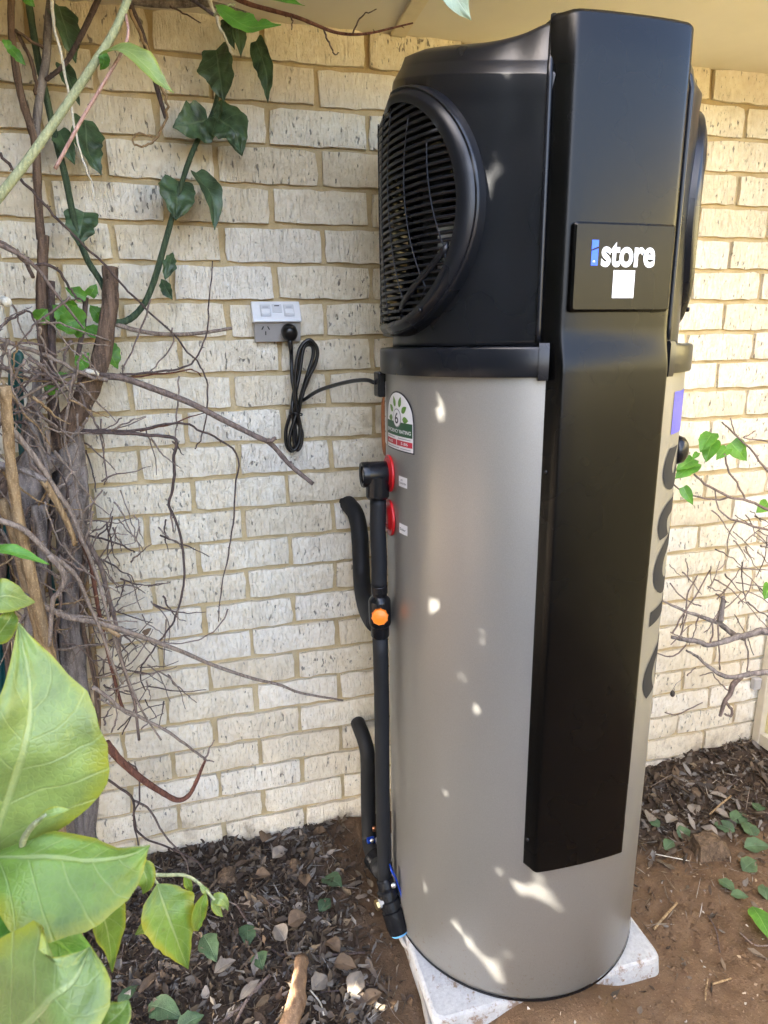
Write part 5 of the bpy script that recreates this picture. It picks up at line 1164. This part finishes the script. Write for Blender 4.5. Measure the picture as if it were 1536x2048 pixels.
fallen(1522, 1855, .095, .055, M['leafm'], -1.9, 'fallen_leaf', 'bright fresh green leaf lying on bare soil', None, lift_=.03)
for px, py, L, W, a in ((1345, 1625, .05, .035, .3), (1390, 1600, .05, .04, 1.0), (1300, 1620, .045, .04, .9), (1445, 1615, .05, .03, -.8), (1440, 1580, .055, .02, -.9), (1420, 1650, .05, .03, 2), (1365, 1640, .04, .03, 0)):
    fallen(px, py, L, W, M['leafp'], a, 'dry_leaf', 'pale curled dry leaf on the litter by the fence', 'pale dry leaves near the fence', fold=.5)
for px, py, L, W, a in ((666, 1890, .05, .04, -1.0), (595, 1842, .05, .045, .2), (690, 1925, .055, .04, -.4), (640, 1965, .05, .04, .6), (560, 1705, .05, .04, .4), (525, 1750, .045, .035, -.2), (745, 1985, .05, .035, .3), (712, 1960, .06, .045, 1.0), (300, 1950, .075, .02, .7), (500, 1980, .06, .02, .6), (610, 1760, .05, .035, 1.5), (560, 1870, .05, .04, 2.0), (530, 1670, .05, .04, 1.2), (450, 1930, .055, .03, .4)):
    fallen(px, py, L, W, rl.choice((M['leafb'], M['leafp'], M['leafb'])), a, 'dry_leaf', 'curled dry leaf on the litter left of the tank', 'dry leaves left of the tank', fold=.5)
# sticks
def stick(pts, r, mat, label, grp=None, name='stick', lift_=.008):
    P = []
    for x, y in pts:
        p = onZ(x, y, .02); p = onZ(x, y, gh(p.x, p.y)+lift_); P.append(p)
    P = catmull(P, 5); o = MB().tube(P, [max(.0006, r*(1+.2*noise.noise(Vector((i*.7, r*300, 1))))) for i in range(len(P))], 8).obj(name, mat); return tag(o, label, 'stick', grp)
stick([(468, 1800), (500, 1850), (545, 1900), (600, 1915), (660, 1910), (730, 1905)], .003, TD, 'long bent dark stick lying across the leaf litter')
for pts in ([(440, 2048), (490, 2005), (535, 1955)], [(470, 2048), (500, 1990), (540, 1950)]): stick(pts, .0035, T, 'straight brown stick lying on the litter beside the pale wood', 'brown sticks by the pale wood')
stick([(640, 1985), (700, 1978), (748, 1965)], .002, TD, 'thin black stick lying near the slab'); stick([(620, 1980), (640, 2005), (648, 2030)], .0018, M['straw'], 'thin forked straw twig beside the pale wood')
stick([(1308, 1858), (1330, 1832), (1354, 1806)], .0032, TA, 'short tan stick lying on the bare soil'); stick([(1415, 1830), (1432, 1860), (1440, 1905)], .0016, TD, 'thin curved dark twig on the bare soil')
stick([(1480, 1865), (1510, 1890), (1545, 1890)], .0018, T, 'thin brown twig near the bright green leaf'); stick([(1310, 1708), (1350, 1716), (1380, 1722)], .0014, M['straw'], 'thin straw lying beside the wood chunk'); stick([(1462, 1592), (1440, 1610), (1420, 1628)], .003, TA, 'tan stick leaning over the litter by the fence', lift_=.02)
stick([(1416, 1958), (1412, 1980), (1411, 2000)], .0016, TA, 'tiny tan twig on soil right of the slab'); stick([(1425, 1968), (1445, 1962), (1462, 1957)], .0022, M['orange'] if False else TA, 'orange brown bark sliver on soil right of the slab')
for k in range(14):
    x, y = rl.uniform(230, 640), rl.uniform(1720, 2030); a = rl.uniform(0, pi); L = rl.uniform(40, 120); stick([(x, y), (x+L*.5*cos(a), y+L*.35*sin(a)+rl.uniform(-6, 6)), (x+L*cos(a), y+L*.7*sin(a))], rl.uniform(.001, .0022), rl.choice((TD, T, TG)), 'small twig lying on the leaf litter left of the tank', 'twigs on the litter left of the tank')
for k in range(9):
    x, y = rl.uniform(1330, 1520), rl.uniform(1530, 1640); a = rl.uniform(0, pi); L = rl.uniform(30, 80); stick([(x, y), (x+L*.5*cos(a), y+L*.3*sin(a)), (x+L*cos(a), y+L*.6*sin(a))], rl.uniform(.001, .0022), rl.choice((TD, T, TG)), 'small twig lying on the litter by the fence', 'twigs on the litter by the fence')
# pale driftwood
dw = []
for x, y, h in ((604, 1920, .012), (600, 1950, .022), (596, 1985, .03), (588, 2020, .03), (575, 2060, .02), (560, 2100, .01)):
    p = onZ(x, y, .02); dw.append(onZ(x, y, gh(p.x, p.y)+h))
P = catmull(dw, 5); v, f = tube_geo(P, [.0155+.009*(i/(len(P)-1)) for i in range(len(P))], 12); v = [q+Vector((noise.noise(q*40), noise.noise(q*40+Vector((5, 0, 0))), noise.noise(q*40+Vector((0, 7, 0)))))*.004 for q in v]
tag(obj('driftwood', v, f, M['drift']), 'smooth pale brown piece of wood half buried in leaf litter', 'wood')
# wood chunk
p = onZ(1415, 1700, 0); p.z = gh(p.x, p.y)-.005
v = [Vector(q) for q in ((-.055, -.035, 0), (.05, -.05, 0), (.075, .03, 0), (-.04, .04, 0), (-.045, -.02, .055), (.012, -.03, .072), (.03, .025, .06), (-.03, .03, .055), (.07, .01, .02), (.055, -.03, .018))]
bm = bmesh.new(); [bm.verts.new(q) for q in v]; bmesh.ops.convex_hull(bm, input=bm.verts); bmesh.ops.subdivide_edges(bm, edges=bm.edges, cuts=3, use_grid_fill=True)
for q in bm.verts: q.co += Vector((noise.noise(q.co*45), noise.noise(q.co*45+Vector((4, 0, 0))), noise.noise(q.co*60+Vector((0, 4, 0)))))*.006
me = bpy.data.meshes.new('wood_chunk'); bm.to_mesh(me); bm.free(); o = obj_me('wood_chunk', me, M['chunk'], None, False, loc=p); tag(o, 'split dark brown wood chunk lying on the soil', 'wood')
# rubble by the wall foot on the left
for k, (px, py, s_) in enumerate(((455, 1745, .03), (590, 1720, .022), (1395, 1560, .018))):
    p = onZ(px, py, .03); p.z = gh(p.x, p.y)+s_*.2; bm = bmesh.new(); bmesh.ops.create_icosphere(bm, subdivisions=2, radius=s_)
    for q in bm.verts: q.co *= 1+.45*noise.noise(q.co*40+Vector((k*9, 0, 0))); q.co.z *= .65
    me = bpy.data.meshes.new('stone'); bm.to_mesh(me); bm.free(); o = obj_me('stone', me, M['chunk'], None, False, loc=p)
    tag(o, ('dark rounded stone lying below the hanging leaf sprig', 'small brown stone beside the wall foot in litter', 'small earthy stone at the wall foot near the fence')[k], 'stone')

# ------------------------------------------------------------------ unseen tree put left of the view, crown shaped to shade the place
tree = thing('unseen_shade_tree', 'unseen leafy tree placed left of the wall, crown shaped to shade the heater', 'tree', loc=(-2.3, -1.35, 0))
rt_ = random.Random(3)
trunkp = catmull([Vector((-2.3, -1.35, -.05)), Vector((-2.28, -1.32, .7)), Vector((-2.2, -1.28, 1.4)), Vector((-2.1, -1.2, 2.2))], 6)
prt(MB().tube(trunkp, [.10-.045*i/(len(trunkp)-1) for i in range(len(trunkp))], 14).obj('trunk', M['oldwood']), tree)
for k in range(9):
    a = rt_.uniform(0, 2*pi); b0 = trunkp[rt_.randrange(8, len(trunkp))]; e = Vector((-1.95+1.0*cos(a)*.8, -1.05+1.0*sin(a), rt_.uniform(1.5, 3.0)))
    prt(MB().tube(catmull([b0, (b0+e)/2+Vector((0, 0, .12)), e], 6), [.03-.024*i/12 for i in range(13)], 8).obj('limb', M['oldwood']), tree)
lv2, lf2 = [], []; uv2 = []
def hitcyl(x, y, r_):
    d = ray(x, y); a = d.x*d.x+d.y*d.y; ox, oy = CAM.x-CX, CAM.y-CY; b = ox*d.x+oy*d.y; t = (-b-sqrt(max(0, b*b-a*(ox*ox+oy*oy-r_*r_))))/a; return CAM+d*t
def streak(a, b, n, r_): return [(a[0]+(b[0]-a[0])*i/max(1, n-1), a[1]+(b[1]-a[1])*i/max(1, n-1), r_) for i in range(n)]
SP = streak((908, 1852), (1005, 1958), 8, .002)+streak((950, 1895), (1000, 1935), 4, .003)+streak((930, 1400), (968, 1462), 4, .005)+streak((915, 1345), (945, 1382), 3, .001)+streak((985, 1735), (1025, 1762), 4, .005)+streak((1070, 1750), (1100, 1775), 3, .001)+streak((1075, 1780), (1110, 1815), 3, .001)+streak((848, 1182), (862, 1206), 2, .003)+streak((865, 1545), (876, 1572), 2, .0)+[(830, 1585, .0), (832, 1600, .0), (962, 1275, .0), (828, 1655, .0), (915, 1805, .0), (1008, 1895, .0), (812, 1760, .0)]
GAPS = [(hitcyl(x, y, R), r_) for x, y, r_ in SP]+[(hitcyl(x, y, HW), r_) for x, y, r_ in streak((960, 375), (980, 330), 3, .002)]  # crown leaves are left out towards these points so sun flecks land there
GAPS += [(onZ(x, y, .03), r_) for x, y, r_ in ((690, 1985, .010), (715, 1990, .006), (600, 1950, .006), (596, 1975, .008), (590, 2010, .008), (520, 1955, .006), (560, 1945, .004), (745, 2020, .004))]
cnt = 0
while cnt < 95000:
    c = Vector((rt_.uniform(-1, 1), rt_.uniform(-1, 1), rt_.uniform(-1, 1)))
    if c.x**4+c.y**4+c.z**4 > 1: continue
    p = Vector((-2.15, -2.75, 2.30))+Vector((c.x*1.05, c.y*3.1, c.z*1.85))
    cnt += 1
    if p.x > -1.02-.12*(2.0-p.z if p.z < 2 else 0) or p.y > -.05 or p.z < 1.0 or p.y < -4.6: continue
    L = rt_.uniform(.06, .10); b = len(lv2)
    if any(((p-g_)-(p-g_).dot(SUN)*SUN).length < r_+.26*L for g_, r_ in GAPS): continue
    q = Matrix.Rotation(rt_.uniform(0, 6.28), 3, 'Z') @ Matrix.Rotation(rt_.gauss(0, .7), 3, 'X') @ Matrix.Rotation(rt_.gauss(0, .5), 3, 'Y')
    for (a, d, h) in ((-.5, 0, 0), (-.2, .3, .06), (-.2, -.3, .06), (.15, .28, .05), (.15, -.28, .05), (.5, 0, -.06)): lv2.append(p+q @ Vector((a*L, d*L, h*L)))
    uv2 += [[0, .5], [.3, 1], [.3, 0], [.65, 1], [.65, 0], [1, .5]]
    lf2 += [(b, b+2, b+1), (b+1, b+2, b+4, b+3), (b+3, b+4, b+5)]
prt(obj('crown', lv2, lf2, M['leafd'], None, True, uv2), tree)

# unseen greenery added behind the viewer to darken what the cover reflects
added_hedge = thing('added_hedge', 'unseen dark greenery added behind the viewer to darken reflections', 'added_hedge', loc=(0, -3.6, 0))
hv_, hf_, hu_ = [], [], []
for k in range(9000):
    x = rt_.uniform(-4, 2.6); z = rt_.uniform(.02, 1.05+.12*noise.noise(Vector((x*2, 0, 0)))); y = -3.55+.22*noise.noise(Vector((x*1.7, z*1.7, 3)))+rt_.uniform(-.28, .28)
    L = rt_.uniform(.06, .11); b = len(hv_); q = Matrix.Rotation(rt_.uniform(0, 6.28), 3, 'Z') @ Matrix.Rotation(rt_.gauss(.5, .6), 3, 'X')
    for (a, d, h) in ((-.5, 0, 0), (-.2, .3, .06), (-.2, -.3, .06), (.15, .28, .05), (.15, -.28, .05), (.5, 0, -.06)): hv_.append(Vector((x, y, z))+q @ Vector((a*L, d*L, h*L)))
    hu_ += [[0, .5], [.3, 1], [.3, 0], [.65, 1], [.65, 0], [1, .5]]; hf_ += [(b, b+2, b+1), (b+1, b+2, b+4, b+3), (b+3, b+4, b+5)]
prt(obj('foliage', hv_, hf_, M['leafd'], None, True, hu_), added_hedge)
for k in range(9): prt(MB().tube(catmull([Vector((-3.7+k*.75, -3.55, -.02)), Vector((-3.66+k*.75, -3.5, .7)), Vector((-3.72+k*.75, -3.55, .9))], 5), [.03-.002*i for i in range(11)], 8).obj('stem', M['oldwood']), added_hedge)
